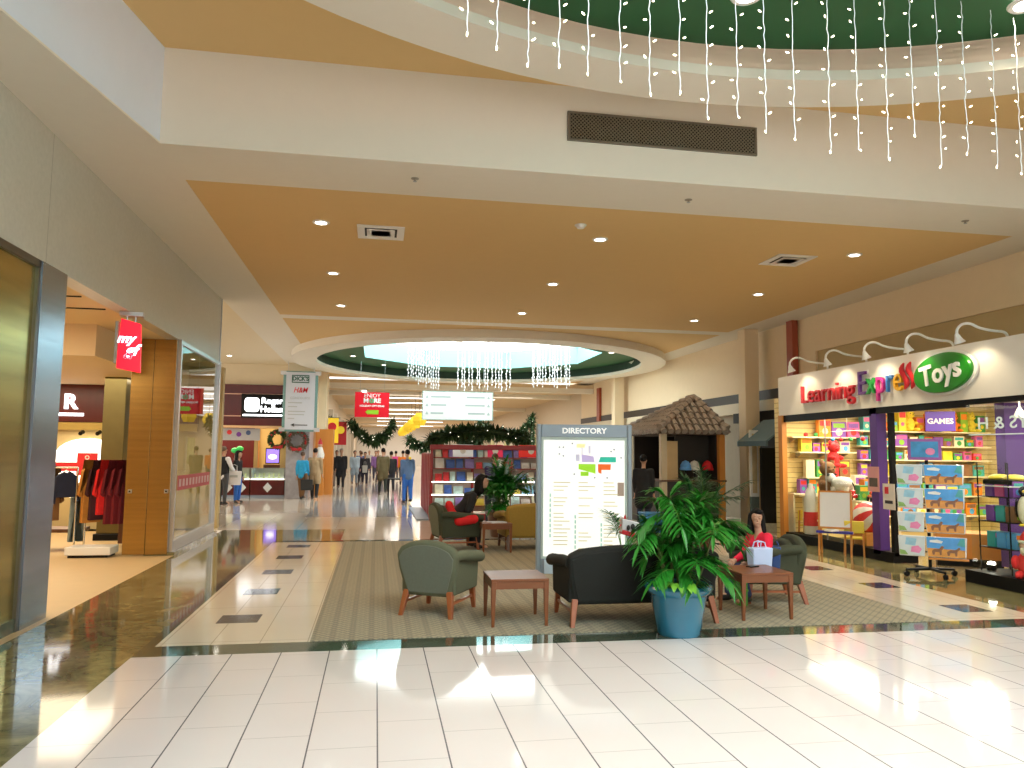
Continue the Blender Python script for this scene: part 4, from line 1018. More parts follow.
MB().box(-.35,.1,-.1,3.9,0,.03).build('floor_plate', mat('blue grey kick plate', (.30,.36,.45)), t)
cards = [('sky blue',(.25,.5,.85)),('cream',(.8,.75,.6)),('red',(.7,.04,.05)),('pale aqua',(.55,.8,.85)),('violet',(.3,.22,.6)),('yellow',(.85,.65,.1)),('deep blue',(.06,.14,.5)),('white',(.85,.85,.85))]
rowsn = {.35:'lowest',.62:'second',.93:'third',1.25:'fourth',1.52:'top'}
rr = random.Random(77)
for z in (.35,.62,.93,1.25,1.52):
    x = .08
    while x < LK-.2:
        w_ = rr.uniform(.12,.24); h_ = rr.uniform(.14,.24); nm, c = cards[rr.randrange(8)]
        o = MB().taper((0,0,0), w_/2, .012, (0,.05,h_), w_/2, .012).box(-w_*.3,w_*.3,-.0135,-.010,h_*.25,h_*.6).build('boxed_card', [mat('card '+nm, c, .4, var=.35, vscale=9)])
        o.location = (1.35+x+w_/2, 18.7-.07, z)
        tag(o, f'{nm} boxed card on the {rowsn[z]} shelf of the card kiosk', 'card', f'{nm} cards on the {rowsn[z]} kiosk shelf'); x += w_+rr.uniform(.02,.05)
for i, (x, w_, c, lb) in enumerate(((.75,.5,(.75,.8,.85),'pale blue hanging cards on top of the card kiosk'),(1.55,.38,(.8,.03,.12),'crimson display panel on top of the card kiosk'),(2.45,.62,(.85,.03,.02),'bright red display panel at the end of the card kiosk'))):
    t = thing('display_board', lb, 'display', (1.35+x,18.66,1.53+.0))
    MB().box(-w_/2,w_/2,-.05,0,.0,.30).build('board', mat('panel %d'%i, c, .5, emis=.15, var=.15, vscale=6), t, bevel=.006)
    k = MB(); k.T = face_cam(0,-.052,.15); k.lathe([(0,.006),(.07,.005),(.075,0)], n=14); k.build('print_circle', M_pw, t)
t = thing('display_stand', 'rack of toys and trinkets right of the card kiosk', 'display', (4.75,18.7,0))
MB().box(-.55,.55,-.1,.3,0,.5).build('base', M_woodd, t); MB().box(-.5,.5,.1,.14,.5,1.5).build('back_panel', mat('kiosk back', (.55,.42,.35)), t)
for z in (.8,1.15): MB().box(-.5,.5,-.1,.1,z-.02,z).build('shelf', M_dark, t)
for i, (x, z, c) in enumerate(((-.35,.8,(.6,.2,.05)),(0,.8,(.1,.08,.05)),(.32,.8,(.55,.3,.08)),(-.3,1.15,(.6,.1,.1)),(.05,1.15,(.45,.4,.38)),(.35,1.15,(.65,.3,.05)))):
    nm = ('orange','black','ochre','red','grey','amber')[i]
    o = MB().box(-.12,.12,-.06,.06,0,.22).box(-.05,.05,-.065,.065,.22,.25).build('gift_box', mat('gift '+nm, c, .5, var=.4, vscale=9), bevel=.01); o.location = (4.75+x,18.66,z)
    tag(o, f'{nm} gift box on the trinket rack right of the card kiosk', 'box', 'gift boxes on the trinket rack')

# ------------------------------------------------------------------ tiled-roof kiosk
KX0, KX1, KY0, KY1, KZ = 6.36, 8.02, 16.5, 19.3, 2.17
PK = V((7.56, 17.35, 2.97))
t = thing('roofed_kiosk', 'wooden kiosk with a brown clay tile pyramid roof', 'kiosk', (0,0,0))
M_tile = mat('clay roof tile', (.33,.27,.22), .6, var=.4, vscale=7)
M_tile2 = mat('clay roof tile dark', (.11,.07,.05), .7, var=.3, vscale=7)
corners = [V((KX0,KY0,KZ)),V((KX1,KY0,KZ)),V((KX1,KY1,KZ)),V((KX0,KY1,KZ))]
base = MB()
for i in range(4):
    a, b = corners[i], corners[(i+1) % 4]; base.add([a,b,PK,a-V((0,0,.06)),b-V((0,0,.06))], [(0,1,2),(0,3,4,1)])
base.quad(*[c_-V((0,0,.06)) for c_ in reversed(corners)])
base.build('roof_deck', M_tile2, t)
for i in range(4):
    a, b = corners[i], corners[(i+1) % 4]; m_ = (a+b)/2; slope = PK-m_; L = (b-a).length; ex = (b-a)/L
    nrm = ex.cross(slope).normalized(); nrm = nrm if nrm.z > 0 else -nrm
    k = MB(); step = .17; nc = int(L/step)
    # foot of the perpendicular from the peak on this eave
    fp = (PK-a).dot(ex); up = PK-(a+ex*fp); H = up.length; up.normalize()
    for c_ in range(nc+1):
        s = (c_+.5)*L/(nc+1); hmax = H*(s/fp if s < fp else (L-s)/(L-fp)); q = 0.; ln = .26
        while q < hmax-.02:
            e = min(q+ln, hmax); p0 = a+ex*s+up*(q-.05); p1 = a+ex*s+up*e
            k.tube([p0+nrm*.035, p1+nrm*.012], [.075,.055], 7); q += ln*.82
    k.build('roof_tiles', M_tile, t, smooth=True)
k = MB()
for c_ in corners:
    d = PK-c_; n_ = int(d.length/.2)
    for q in range(n_): k.tube([c_+d*(q/n_)+V((0,0,.09)), c_+d*((q+1.15)/n_)+V((0,0,.06))], [.085,.065], 8)
k.build('hip_tiles', M_tile, t, smooth=True)
for x, y in ((KX0+.12,KY0+.12),(KX1-.12,KY0+.12),(KX1-.12,KY1-.12),(KX0+.12,KY1-.12)):
    MB().box(x-.07,x+.07,y-.07,y+.07,.0,KZ-.05).build('post', mat('pale kiosk wood', (.55,.45,.30), .5, var=.1) if (x < 7 and y < 17) else M_orange, t, bevel=.005)
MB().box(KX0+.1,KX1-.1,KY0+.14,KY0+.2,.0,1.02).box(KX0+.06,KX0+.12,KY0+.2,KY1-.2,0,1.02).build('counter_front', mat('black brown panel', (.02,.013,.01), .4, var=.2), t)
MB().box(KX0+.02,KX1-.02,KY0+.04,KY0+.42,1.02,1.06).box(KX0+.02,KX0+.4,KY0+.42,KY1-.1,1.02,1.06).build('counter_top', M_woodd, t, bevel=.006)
MB().box(KX0+.2,KX1-.05,KY1-.5,KY1-.42,.0,2.1).build('shade_back', mat('kiosk interior shade', (.025,.017,.012), .6, var=.3), t); MB().box(KX0+.62,KX1-.16,KY0+.62,KY0+.68,.9,2.1).build('shade_front', mat('kiosk interior shade', (.025,.017,.012)), t); MB().box(KX1-.2,KX1-.12,KY0+.2,KY1-.3,0,2.1).build('shade_side', mat('kiosk interior shade', (.025,.017,.012)), t)  # dark sheets added to stand for the shade inside the kiosk
MB().box(KX0+.15,KX0+.55,KY0+.3,KY0+.36,1.06,1.95).build('display_wall', mat('tan kiosk panel', (.62,.42,.2), .5, var=.1), t)  # plain tan panel
text('50%', .20, M_pw, face_cam((KX0+KX1)/2+.1,KY0+.137,.62), t, ext=.002)
for i, (x, y, z, c, nm, lb) in enumerate(((KX0+.72,KY0+.25,1.06,(.12,.35,.75),'blue','blue cap hanging in the roofed kiosk'),(KX0+.95,KY0+.28,1.06,(.7,.68,.6),'white','white knitted hat on the kiosk counter'),(KX1-.38,KY0+.3,1.06,(.7,.02,.03),'red','red bobble hat on the kiosk counter'))):
    t2 = thing('knitted_hat', lb, 'hat', (x,y,z))
    MB().lathe([(.07,0),(.07,.02),(.025,.04),(.025,.22)], n=12).build('stand', M_dark, t2)
    MB().lathe([(.10,.22),(.125,.26),(.12,.34),(.07,.42),(0,.45)], n=16).build('hat', mat('hat '+nm, c, .8, var=.2, vscale=20), t2, smooth=True)
    MB().lathe([(.125,.22),(.135,.23),(.135,.27),(.125,.28)], n=16).build('brim', mat('hat '+nm, c, .8), t2, smooth=True)
for i, (x, y, c, nm) in enumerate(((KX0-.62,KY0-1.2,(.05,.22,.45),'blue'),(KX0-.25,KY0-1.6,(.25,.45,.6),'pale blue'))):
    t2 = thing('storage_bin', f'{nm} bin standing beside the tiled-roof kiosk', 'bin', (x,y,0))
    MB().taper((0,0,0),.2,.18,(0,0,.4),.25,.22).build('body', mat('bin '+nm, c, .5, var=.15), t2, bevel=.01); MB().box(-.26,.26,-.23,.23,.40,.43).build('rim', mat('bin '+nm, c, .5), t2, bevel=.01)

# ------------------------------------------------------------------ right-hand wall of the mall beyond the toy store
XW = 9.3
struct('wall_right_upper', MB().box(XW,XW+.2,-9,34,3.9,ZS).box(XW,XW+.2,14.9,34,3.22,3.9), M_wallb)
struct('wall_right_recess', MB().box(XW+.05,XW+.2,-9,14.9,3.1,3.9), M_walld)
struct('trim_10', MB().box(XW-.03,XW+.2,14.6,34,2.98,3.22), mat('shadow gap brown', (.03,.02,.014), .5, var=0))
struct('trim_11', MB().box(XW-.06,XW+.2,14.6,34,2.70,2.98), mat('pale lintel', (.70,.62,.46), .6, var=.03))
struct('wall_right_lower', MB().box(XW+.1,XW+.3,14.6,34,0,2.7), mat('pale shop front', (.30,.25,.17), .6, var=.1))
struct('trim_12', MB().box(XW-.16,XW-.02,15.55,15.8,3.2,ZS), M_redw)
struct('trim_13', MB().box(XW-.1,XW+.0,30.8,31.2,3.0,4.4), M_redw)
def column(name, y, x=8.68):
    o = MB().box(x,x+.36,y,y+.36,0,ZS).build(name, M_wallb, bevel=.01); o['kind'] = 'structure'
column('wall_column_near', 16.9); column('wall_column_far', 27.3, 8.75)
# dark shop entrance between the column and the toy store
struct('door_1', MB().box(XW-.02,XW+.1,14.7,18.3,0,2.45), M_dark)
struct('trim_14', MB().box(XW-.2,XW+.1,14.7,18.4,2.45,2.70), M_dark)
t = thing('awning', 'blue grey sloped awning above the dark shop entrance', 'awning', (8.78,14.95,0))
MB().add([(0,0,2.45),(0,1.3,2.45),(-.65,1.3,1.95),(-.65,0,1.95),(0,0,2.4),(0,1.3,2.4),(-.62,1.3,1.93),(-.62,0,1.93)],[(0,1,2,3),(7,6,5,4),(0,3,7,4),(1,5,6,2),(3,2,6,7)]).build('canvas', mat('slate blue canvas', (.08,.14,.17), .6, var=.1), t)
MB().box(-.66,-.61,0,1.3,1.84,1.95).build('valance', mat('slate blue canvas', (.08,.14,.17)), t)
t = thing('dark_entrance_panel', 'tall black panel standing in for the dark shop entrance', 'screen', (8.44,15.4,0))  # black panel added where the entrance behind is only dark
MB().box(-.21,.30,-.03,.03,.18,1.80).build('panel', M_dark, t, bevel=.005); MB().box(-.21,.30,-.05,.05,.0,.18).build('base_grille', mat('pale grille', (.45,.45,.40), .5, var=.4, vscale=30), t)
t = thing('framed_poster', 'narrow white framed poster beside the beige column', 'poster', (8.34,15.9,0))
MB().box(-.1,.1,-.03,.03,.72,2.2).build('frame', M_trimw, t, bevel=.004); MB().box(-.055,.055,-.036,-.03,.80,2.12).build('print', mat('poster tan', (.6,.45,.25), .5, var=.4), t)
MB().box(-.1,.1,-.03,.03,0,.72).build('stand', mat('grey green stand', (.12,.15,.13), .5, var=.1), t)
# lit shop windows on the far right
struct('wall_mall_right', MB().box(XW,XW+.2,34,100,0,4.5), mat('mall wall cream', (.66,.56,.42)))
k = MB()
for y in (24.2,29.2,33.5,37.5,42,47,53,60,68): k.box(XW-.02,XW+.1,y-.2,y+2.4,.4,2.62)
struct('window_4', k, mat('lit shop window', (.42,.40,.16), .25, emis=.25, var=.7, vscale=2.5))
k = MB()
for y in (23.6,28.6,32.8,36.8,41.3,46,52,59,67): k.box(XW-.12,XW+.05,y-.25,y+.25,0,2.7)
struct('trim_15', k, mat('pale pier', (.72,.68,.60)))
for i, (y, c) in enumerate(((24.9,'yellow'),(30.2,'gold'))):
    t = thing('window_banner', f'{c} banner hanging in the far right shop window', 'banner', (XW-.06,y,0))
    MB().box(-.03,.0,-.5,.5,1.9,2.5).build('cloth', M_yel if i == 0 else mat('old gold cloth', (.5,.36,.08), .5, var=.1), t); MB().tube([(-.015,-.55,2.5),(-.015,.55,2.5)],.02,6).build('rod', M_dark, t)
# ------------------------------------------------------------------ toy store
XS = 7.9; YE = 14.2
M_yellow = mat('slat wall yellow', (.80,.60,.20), .5, var=.05)
M_purple = mat('purple column paint', (.10,.035,.24), .4, var=.06)
M_shelf = mat('shelf cream', (.85,.74,.48), .45, var=.02)
struct('wall_toy_bulkhead', MB().box(XS,XS+.12,-9,14.0,2.43,3.19).box(XS+.12,9.35,-9,14.0,3.10,3.19).box(XS+.12,9.35,13.9,14.0,2.43,3.1), mat('bulkhead white', (.80,.75,.68), .6, var=.02))
struct('ceiling_toy_entry', MB().box(XS+.12,9.2,-9,13.9,2.43,2.47), mat('bulkhead white', (.80,.75,.68)))
struct('ceiling_toy_store', MB().box(9.2,13,2,YE,2.75,2.85), M_cream)
def f_slat(n, l, x, y, z, ob, b):
    return nmix(n, l, nline(n, l, z, .10, .012), (.82,.64,.26), (.40,.26,.08))
M_slat = pattern_mat('yellow slatted wall', f_slat, .5)
struct('wall_toy_end', MB().box(XS+.1,13,YE,YE+.15,0,2.8), M_slat)
struct('wall_toy_back', MB().box(12.8,13,2,YE,0,2.8), M_slat)
struct('floor_toy_store', MB().box(8.05,13,2,YE,-.1,.004), mat('toy store floor', (.22,.17,.09), .12, var=.2, vscale=2))
struct('trim_16', MB().box(XS-.02,XS+.08,13.86,14.0,0,2.43), M_orange)
struct('trim_17', MB().box(XS+.02,XS+.10,11.15,13.86,2.30,2.43).box(XS+.02,XS+.1,9.15,11.15,2.33,2.43).box(XS+.02,XS+.1,2,9.15,2.36,2.43), M_dark)
struct('trim_18', MB().box(XS+.05,XS+.12,10.72,10.80,.1,2.43), M_dark)
for nm, (xa,xb,ya,yb) in (('wall_purple_column_left',(XS+.02,XS+.19,11.02,11.2)),('wall_purple_column_right',(8.82,9.22,9.45,9.62))):
    struct(nm, MB().box(xa,xb,ya,yb,.1,2.43), M_purple)
struct('baseboard_toy', MB().box(XS+.02,XS+.45,10.72,13.86,0,.16).box(XS-.12,XS+.55,2,9.1,0,.16), M_dark)
t = thing('shop_window', 'clear toy store window left of the purple column', 'shop window', (XS+.05,0,0))
MB().quad((0,11.2,.16),(0,13.86,.16),(0,13.86,2.3),(0,11.2,2.3)).build('pane', M_glass, t); MB().box(-.012,.012,12.5,12.512,.16,2.3).build('joint', M_steel, t)
t = thing('shop_window', 'projecting glass corner window on the right of the toy store', 'shop window', (XS,0,0))
MB().quad((0,2,.16),(0,9.1,.16),(0,9.1,2.36),(0,2,2.36)).build('pane', M_glass, t); MB().quad((0,9.1,.16),(1.1,9.1,.16),(1.1,9.1,2.36),(0,9.1,2.36)).build('return_pane', M_glass, t)
M_glt = mat('etched letter white', (.75,.80,.78), .5, emis=.15, ecol=(1,1,1), var=0)
m = face_left(.01,7.72,2.09) @ Matrix.Diagonal((-1,1,1,1))
text('TOYS & H', .22, M_glt, m, t, ext=.001, off=.003, sx=1.25, align='LEFT')
MB().box(.008,.012,7,9.08,1.94,1.955).build('lettering_line', M_glt, t)
# store lights
for i, (x, y) in enumerate(((8.55,13.3),(8.55,12.1),(8.5,9.9))):
    o = copy_tree(dl); o.location = (x, y, 2.43); o['group'] = 'downlights of the toy store front'
    o['label'] = ('downlight at the far end behind the left toy window','downlight above the middle of the left toy window','downlight above the toy store entrance')[i]
    spot((x,y,2.4), 28, 130, (1,.9,.7))
t = thing('panel_light', 'white panel light in the toy store ceiling', 'ceiling light', (10.6,11.8,2.75))
MB().box(-.65,.65,-.9,.9,-.02,0).build('frame', M_trimw, t); MB().box(-.6,.6,-.85,.85,-.03,-.02).build('diffuser', mat('panel diffuser', (1,1,1), .4, emis=2., ecol=(1,.95,.85), var=0), t)
area((10.6,11.0,2.70), 3.2, 4.5, 170, (1,.9,.72)); area((8.6,12.5,2.40), 1.0, 2.6, 42, (1,.9,.72)); area((8.9,7.6,2.40), 1.4, 2.8, 45, (1,.88,.7))
# sign letters
t = thing('shop_sign', 'colourful raised toy store name with a green oval', 'shop sign', (XS,0,0))
LC = [mat('letter '+n, c, .4, var=0) for n, c in (('red',(.62,.02,.03)),('violet',(.16,.04,.25)),('green',(.02,.36,.05)),('pink',(.70,.03,.30)),('blue',(.05,.22,.62)),('amber',(.85,.45,.02)),('white',(.82,.8,.78)),('deep green',(.02,.30,.03)))]
def sign(s, size, y, z, cols, sx, shear=0.):
    M = face_left(-.05,y,z); text(s, size, LC[6], face_left(-.012,y,z), t, 'letter_backing', ext=.012, align='LEFT', off=.02, sx=sx, shear=shear)
    return text(s, size, LC, M, t, 'lettering', ext=.025, align='LEFT', idx=cols, off=.0, sx=sx, shear=shear)
sign('Learning', .46, 13.1, 2.76, [0,0,0,0,0,0,0,0], 1.04)
sign('Expre', .56, 11.38, 2.82, [1,2,3,4,5], .84)
k = MB()
for q in range(2):
    pts = [(-.05, 10.24-.15*q-.055*math.sin(s*2*PI/10)*1., 2.66+.040*s) for s in range(11)]
    k.tube(pts, [.012,.03,.04,.042,.038,.034,.038,.042,.04,.03,.012], 8)
k.build('wavy_letters', LC[0], t, smooth=True)
k = MB(); k.T = face_left(-.012,9.44,2.83) @ Matrix.Rotation(.06,4,'Z')
k.lathe([(.62,0),(.62,.03),(0,.03)], n=40, sy=.50); k.build('oval_backing', LC[6], t)
k = MB(); k.T = face_left(-.05,9.44,2.83) @ Matrix.Rotation(.06,4,'Z')
k.lathe([(.56,-.01),(.56,.03),(.54,.045),(0,.045)], n=40, sy=.50); ov = k.build('oval_face', mat('oval green', (.008,.20,.006), .3, var=0), t)
text('Toys', .40, LC[6], face_left(-.10,9.44,2.83) @ Matrix.Rotation(.14,4,'Z'), ov, ext=.012, off=.010, sx=1.0)
# gooseneck sign lamps
for i, (y, z) in enumerate(((8.8,3.25),(9.78,3.26),(10.75,3.27),(11.8,3.28),(12.95,3.29))):
    t = thing('sign_lamp', f'white gooseneck lamp above the toy sign, {ORD[i]} counting from the right end', 'lamp', (XS,y,z), 0, 'gooseneck lamps above the toy sign')
    MB().cyl((.42,0,-.07),(.42,0,-.04),.06,16).build('base_plate', M_trimw, t)
    pts = [(.42,0,-.06),(.42,0,.03),(.36,0,.08),(.2,0,.09),(0,0,.12),(-.14,0,.17),(-.26,0,.16),(-.34,0,.09),(-.35,0,.01)]
    q = [V(p) for p in pts]; sm = []
    for a in range(len(q)-1):
        p0 = q[max(a-1,0)]; p1 = q[a]; p2 = q[a+1]; p3 = q[min(a+2,len(q)-1)]
        for s in range(4):
            u = s/4; sm.append(.5*((2*p1)+(p2-p0)*u+(2*p0-5*p1+4*p2-p3)*u*u+(3*p1-p0-3*p2+p3)*u**3))
    sm.append(q[-1]); MB().tube(sm, .018, 8).build('arm', M_trimw, t, smooth=True)
    k = MB(); k.T = Matrix.Translation((-.35,0,.01)) @ Matrix.Rotation(-.35,4,'Y')
    k.lathe([(.02,.02),(.03,0),(.045,-.05),(.075,-.11),(.07,-.11),(.04,-.045),(0,-.02)], n=20); k.build('shade', M_trimw, t, smooth=True)
    k = MB(); k.T = Matrix.Translation((-.35,0,.01)) @ Matrix.Rotation(-.35,4,'Y'); k.ell((0,0,-.08),(.03,.03,.03),12,8); k.build('bulb', M_lamp, t)
    spot((XS-.33,y,z-.09), 14, 110, (1,.85,.55), .04, (XS+.05,y-.05,z-.75))

# ------------------------------------------------------------------ shelves and merchandise
def shelf(label, x0, x1, y, z, dp=.32):
    t = thing('wall_shelf', label, 'shelf', ((x0+x1)/2,y,z)); L = (x1-x0)/2
    MB().box(-L,L,-dp,0,-.025,0).build('board', M_shelf, t, bevel=.003)
    for sx in (-.8,0,.8): MB().prism([(0,-.025),(-.02,-.12),(-.02,-.025)] if False else [(-.02,-.12),(0,-.12),(.25,-.025),(-.02,-.025)], .012, Matrix.Translation((sx*L,0,0)) @ Matrix.Rotation(-PI/2,4,'Z') @ RX).build('bracket', M_steel, t)
pal = [('yellow',(.85,.65,.05)),('orange',(.85,.25,.02)),('lime',(.25,.50,.04)),('red',(.72,.03,.03)),('sky blue',(.10,.38,.75)),('cream',(.85,.75,.5)),('pink',(.80,.12,.35)),('teal',(.05,.40,.38)),('brown',(.25,.12,.05)),('green',(.06,.35,.08)),('purple',(.25,.08,.42))]
def toybox(x, y, z, w_, h_, d_, ci, where, seed):
    nm, c = pal[ci]; rr = random.Random(seed); c2 = pal[(ci+3+seed) % 11][1]; c3 = pal[(ci+6+seed*2) % 11][1]
    k = MB().box(-w_/2,w_/2,-d_/2,d_/2,0,h_); k.cur = 1
    k.box(-w_*.42,w_*.42,-d_/2-.003,-d_/2,h_*.62,h_*.9); k.cur = 2
    k.T = face_cam(rr.uniform(-.1,.1)*w_,-d_/2,h_*.33); k.lathe([(0,.004),(min(w_,h_)*.24,.004),(min(w_,h_)*.25,0)], n=12)
    o = k.build('toy_box', [mat('toy '+nm, c, .4, var=.12), mat('print a%d' % ((ci+3+seed) % 11), c2, .4, var=.2), mat('print b%d' % ((ci+6+seed*2) % 11), c3, .4, var=.2)], bevel=.004)
    o.location = (x,y,z); o.rotation_euler.z = rr.uniform(-.12,.12)
    tag(o, f'{nm} toy box {where}', 'toy', f'{nm} toy boxes {where}')
def ballv(x, y, z, r, ci, where):
    nm, c = pal[ci]; o = MB().ell((0,0,0),(r,r,r),18,12).lathe([(r*.98,-.012),(r*1.02,0),(r*.98,.012)],n=18,close=True).build('toy_ball', [mat('toy '+nm, c)], smooth=True); o.location = (x,y,z+r)
    tag(o, f'{nm} toy ball {where}', 'toy', f'{nm} toy balls {where}')
def plush(x, y, z, s, ci, where, ears=True):
    """sitting soft toy: rounded body, head, limbs"""
    nm, c = pal[ci]; t = thing('plush_toy', f'{nm} plush toy {where}', 'toy', (x,y,z), random.uniform(-.4,.4), f'plush toys {where}')
    m = mat('plush '+nm, c, .9, var=.2, vscale=30)
    k = MB().ell((0,0,.30*s),(.22*s,.19*s,.30*s),16,10)
    for sx in (-1,1): k.ell((sx*.2*s,-.1*s,.34*s),(.08*s,.16*s,.08*s),10,7).ell((sx*.16*s,-.22*s,.08*s),(.09*s,.2*s,.08*s),10,7)
    k.build('body', m, t, smooth=True)
    k = MB().ell((0,-.02*s,.70*s),(.2*s,.19*s,.18*s),16,10).ell((0,-.18*s,.66*s),(.09*s,.07*s,.06*s),10,7)
    if ears:
        for sx in (-1,1): k.ell((sx*.15*s,0,.86*s),(.07*s,.04*s,.08*s),10,7)
    k.build('head', m, t, smooth=True)
    k = MB()
    for sx in (-1,1): k.ell((sx*.08*s,-.19*s,.74*s),(.02*s,.015*s,.025*s),8,5)
    k.ell((0,-.25*s,.68*s),(.025*s,.015*s,.02*s),8,5).build('eyes', M_dark, t)
YF = YE-.02
# left window: two shelves plus the window ledge
shelf('upper cream shelf behind the left toy window', 8.1, 9.5, YF, 2.02); shelf('middle cream shelf behind the left toy window', 8.25, 9.5, YF, 1.72); shelf('lower cream shelf behind the left toy window', 8.4, 9.5, YF, 1.22)
rr = random.Random(5)
def fill(x0, x1, y, z, where, seed, hs=(.16,.28), ws=(.12,.24)):
    rr = random.Random(seed); x = x0; q = 0
    while x < x1-.1:
        w_ = rr.uniform(*ws); toybox(x+w_/2, y, z, w_, rr.uniform(*hs), .12, rr.randrange(11), where, seed*10+q); x += w_+rr.uniform(.015,.06); q += 1
for i, x in enumerate((8.5,8.72,9.05)): ballv(x, YF-.14, 2.02, .045, (3,9,3)[i], 'on the upper shelf behind the left window')
fill(8.75,9.5,YF-.15,2.02,'on the upper shelf behind the left window',1,(.25,.38),(.25,.36))
fill(8.35,9.5,YF-.15,1.72,'on the middle shelf behind the left window',2)
fill(8.45,9.5,YF-.15,1.22,'on the lower shelf behind the left window',3,(.25,.42),(.16,.26))
# ledge display unit in the left window
t = thing('window_display_table', 'low cream display table in the left toy window', 'table', (8.5,12.85,0))
MB().box(-.35,.35,-1.2,.9,.84,.88).build('top', M_shelf, t, bevel=.005)
for sx in (-.3,.3):
    for sy in (-1.1,.8): MB().box(sx-.025,sx+.025,sy-.025,sy+.025,.16,.84).build('leg', M_shelf, t)
MB().box(-.33,.33,-1.15,.85,.42,.45).build('lower_shelf', M_shelf, t)
# horse/cow soft toy
t = thing('plush_cow', 'grey white plush cow standing in the left toy window', 'toy', (8.42,12.75,.88), -1.2)
mcw = mat('plush dapple', (.62,.60,.56), .9, var=.5, vscale=7)
k = MB().ell((0,0,.26),(.22,.12,.13),16,10).ell((-.24,0,.36),(.10,.085,.09),14,9).ell((-.33,0,.32),(.06,.06,.05),12,8)
for sx in (-.14,.14):
    for sy in (-.07,.07): k.tube([(sx,sy,.2),(sx,sy,0)],[.045,.04],10)
k.build('body', mcw, t, smooth=True)
k = MB().ell((-.22,.10,.42),(.03,.06,.025),10,6).ell((-.22,-.10,.42),(.03,.06,.025),10,6).tube([(.2,0,.3),(.26,0,.2),(.25,0,.1)],.012,6); k.build('ears_and_tail', M_dark, t, smooth=True)
def toycar(x, y, z, rz, label):
    t = thing('toy_car', label, 'toy', (x,y,z), rz, 'red toy vehicles in the left window'); m = mat('toy car red', (.75,.02,.02), .25, var=0, coat=.5)
    MB().box(-.16,.16,-.07,.07,.04,.11).build('body', m, t, bevel=.025); MB().taper((0,0,.11),.10,.062,(0,0,.17),.07,.055).build('cab', m, t, bevel=.015)
    for sx in (-.1,.1):
        for sy in (-.075,.075): MB().cyl((sx,sy-.012,.04),(sx,sy+.012,.04),.04,14).build('wheel', M_dark, t)
toycar(8.28,12.2,.88,1.3,'red toy car next to the plush cow'); toycar(8.35,11.75,.88,1.2,'second red toy car nearer the purple column')
plush(8.5,13.45,.88,.42,0,'at the far end of the left toy window', True); plush(8.35,13.1,.88,.75,8,'behind the yellow toy in the left window'); plush(8.55,13.2,1.42,.55,3,'high up behind the plush cow')
fill(8.25,8.62,12.45,.45,'under the left window table',4,(.2,.3),(.14,.2))
t = thing('inflatable_bottle', 'tall white and red inflatable bottle in the left toy window', 'toy', (8.12,13.3,.16)); t.scale = (.72,.72,.78)
MB().lathe([(0,0),(.17,.02),(.18,.2),(.16,.55),(.17,.85),(.12,1.05),(.06,1.15),(.06,1.22),(0,1.23)], n=24).build('body', mat('bottle white', (.8,.76,.7), .3, var=.05), t, smooth=True)
MB().lathe([(.187,.22),(.182,.36),(.172,.55)], n=24).build('red_band', mat('toy red', pal[3][1]), t, smooth=True)
t = thing('toy_ball_bag', 'big red and white striped ball in the left toy window', 'toy', (8.22,11.72,.16))
MB().box(-.2,.2,-.2,.2,0,.22).build('stand', M_orange, t, bevel=.01)
k = MB(); n_ = 12
for j in range(n_):
    k.cur = j % 2; a0, a1 = 2*PI*j/n_, 2*PI*(j+1)/n_; vs = []; fs = []
    for i in range(9):
        p = -PI/2+PI*i/8
        for a in (a0,(a0+a1)/2,a1): vs.append((.27*math.cos(p)*math.cos(a), .27*math.cos(p)*math.sin(a), .27*math.sin(p)))
    for i in range(8):
        for q in range(2): b = i*3+q; fs.append((b,b+1,b+4,b+3))
    k.T = Matrix.Translation((0,0,.46)) @ Matrix.Rotation(1.0,4,'X'); k.add(vs, fs)
k.build('ball', [mat('toy red', pal[3][1]), mat('bottle white', (.8,.76,.7))], t, smooth=True)
# easel outside the window
t = thing('child_easel', 'wooden easel with a white board and blue tray by the toy window', 'easel', (7.62,11.75,0), -math.radians(38)); t.scale = (.82,.82,.93)
for sx in (-.30,.30):
    MB().taper((sx,-.26,0), .018,.02,(sx,-.02,1.12),.018,.02).build('leg', M_orange, t); MB().taper((sx,.26,0), .018,.02,(sx,.02,1.12),.018,.02).build('leg', M_orange, t)
k = MB(); k.T = Matrix.Translation((0,-.145,.50)) @ Matrix.Rotation(-math.radians(12),4,'X')
k.box(-.30,.30,-.02,.0,0,.62); k.build('board', mat('white board', (.80,.76,.74), .25, var=.03), t)
k = MB(); k.T = Matrix.Translation((0,-.145,.50)) @ Matrix.Rotation(-math.radians(12),4,'X')
k.box(-.31,.31,-.028,.006,.62,.65).box(-.31,.31,-.028,.006,-.03,0); k.build('frame', M_orange, t)
MB().box(-.34,.34,-.34,-.15,.40,.44).build('tray', mat('tray blue', (.03,.03,.30), .4, var=0), t, bevel=.005)
t2 = thing('paper_stack', 'white paper lying on the blue easel tray', 'paper', (7.42,11.56,.41), .3)
MB().box(-.09,.09,-.07,.07,0,.03).build('sheets', M_trimw, t2); MB().box(-.05,.05,-.03,.03,.03,.032).build('print', M_grey, t2)
def childchair(x, y, rz, label):
    t = thing('child_chair', label, 'chair', (x,y,0), rz, 'small yellow chairs'); my = mat('toy yellow', pal[0][1])
    MB().box(-.15,.15,-.15,.15,.28,.31).build('seat', my, t, bevel=.008); MB().box(-.15,.15,.13,.16,.38,.58).build('backrest', my, t, bevel=.01)
    for sx in (-.13,.13):
        for sy in (-.13,.13): MB().taper((sx*1.1,sy*1.1,0),.014,.014,(sx,sy,.58 if sy > 0 else .28),.014,.014).build('leg', M_orange, t)
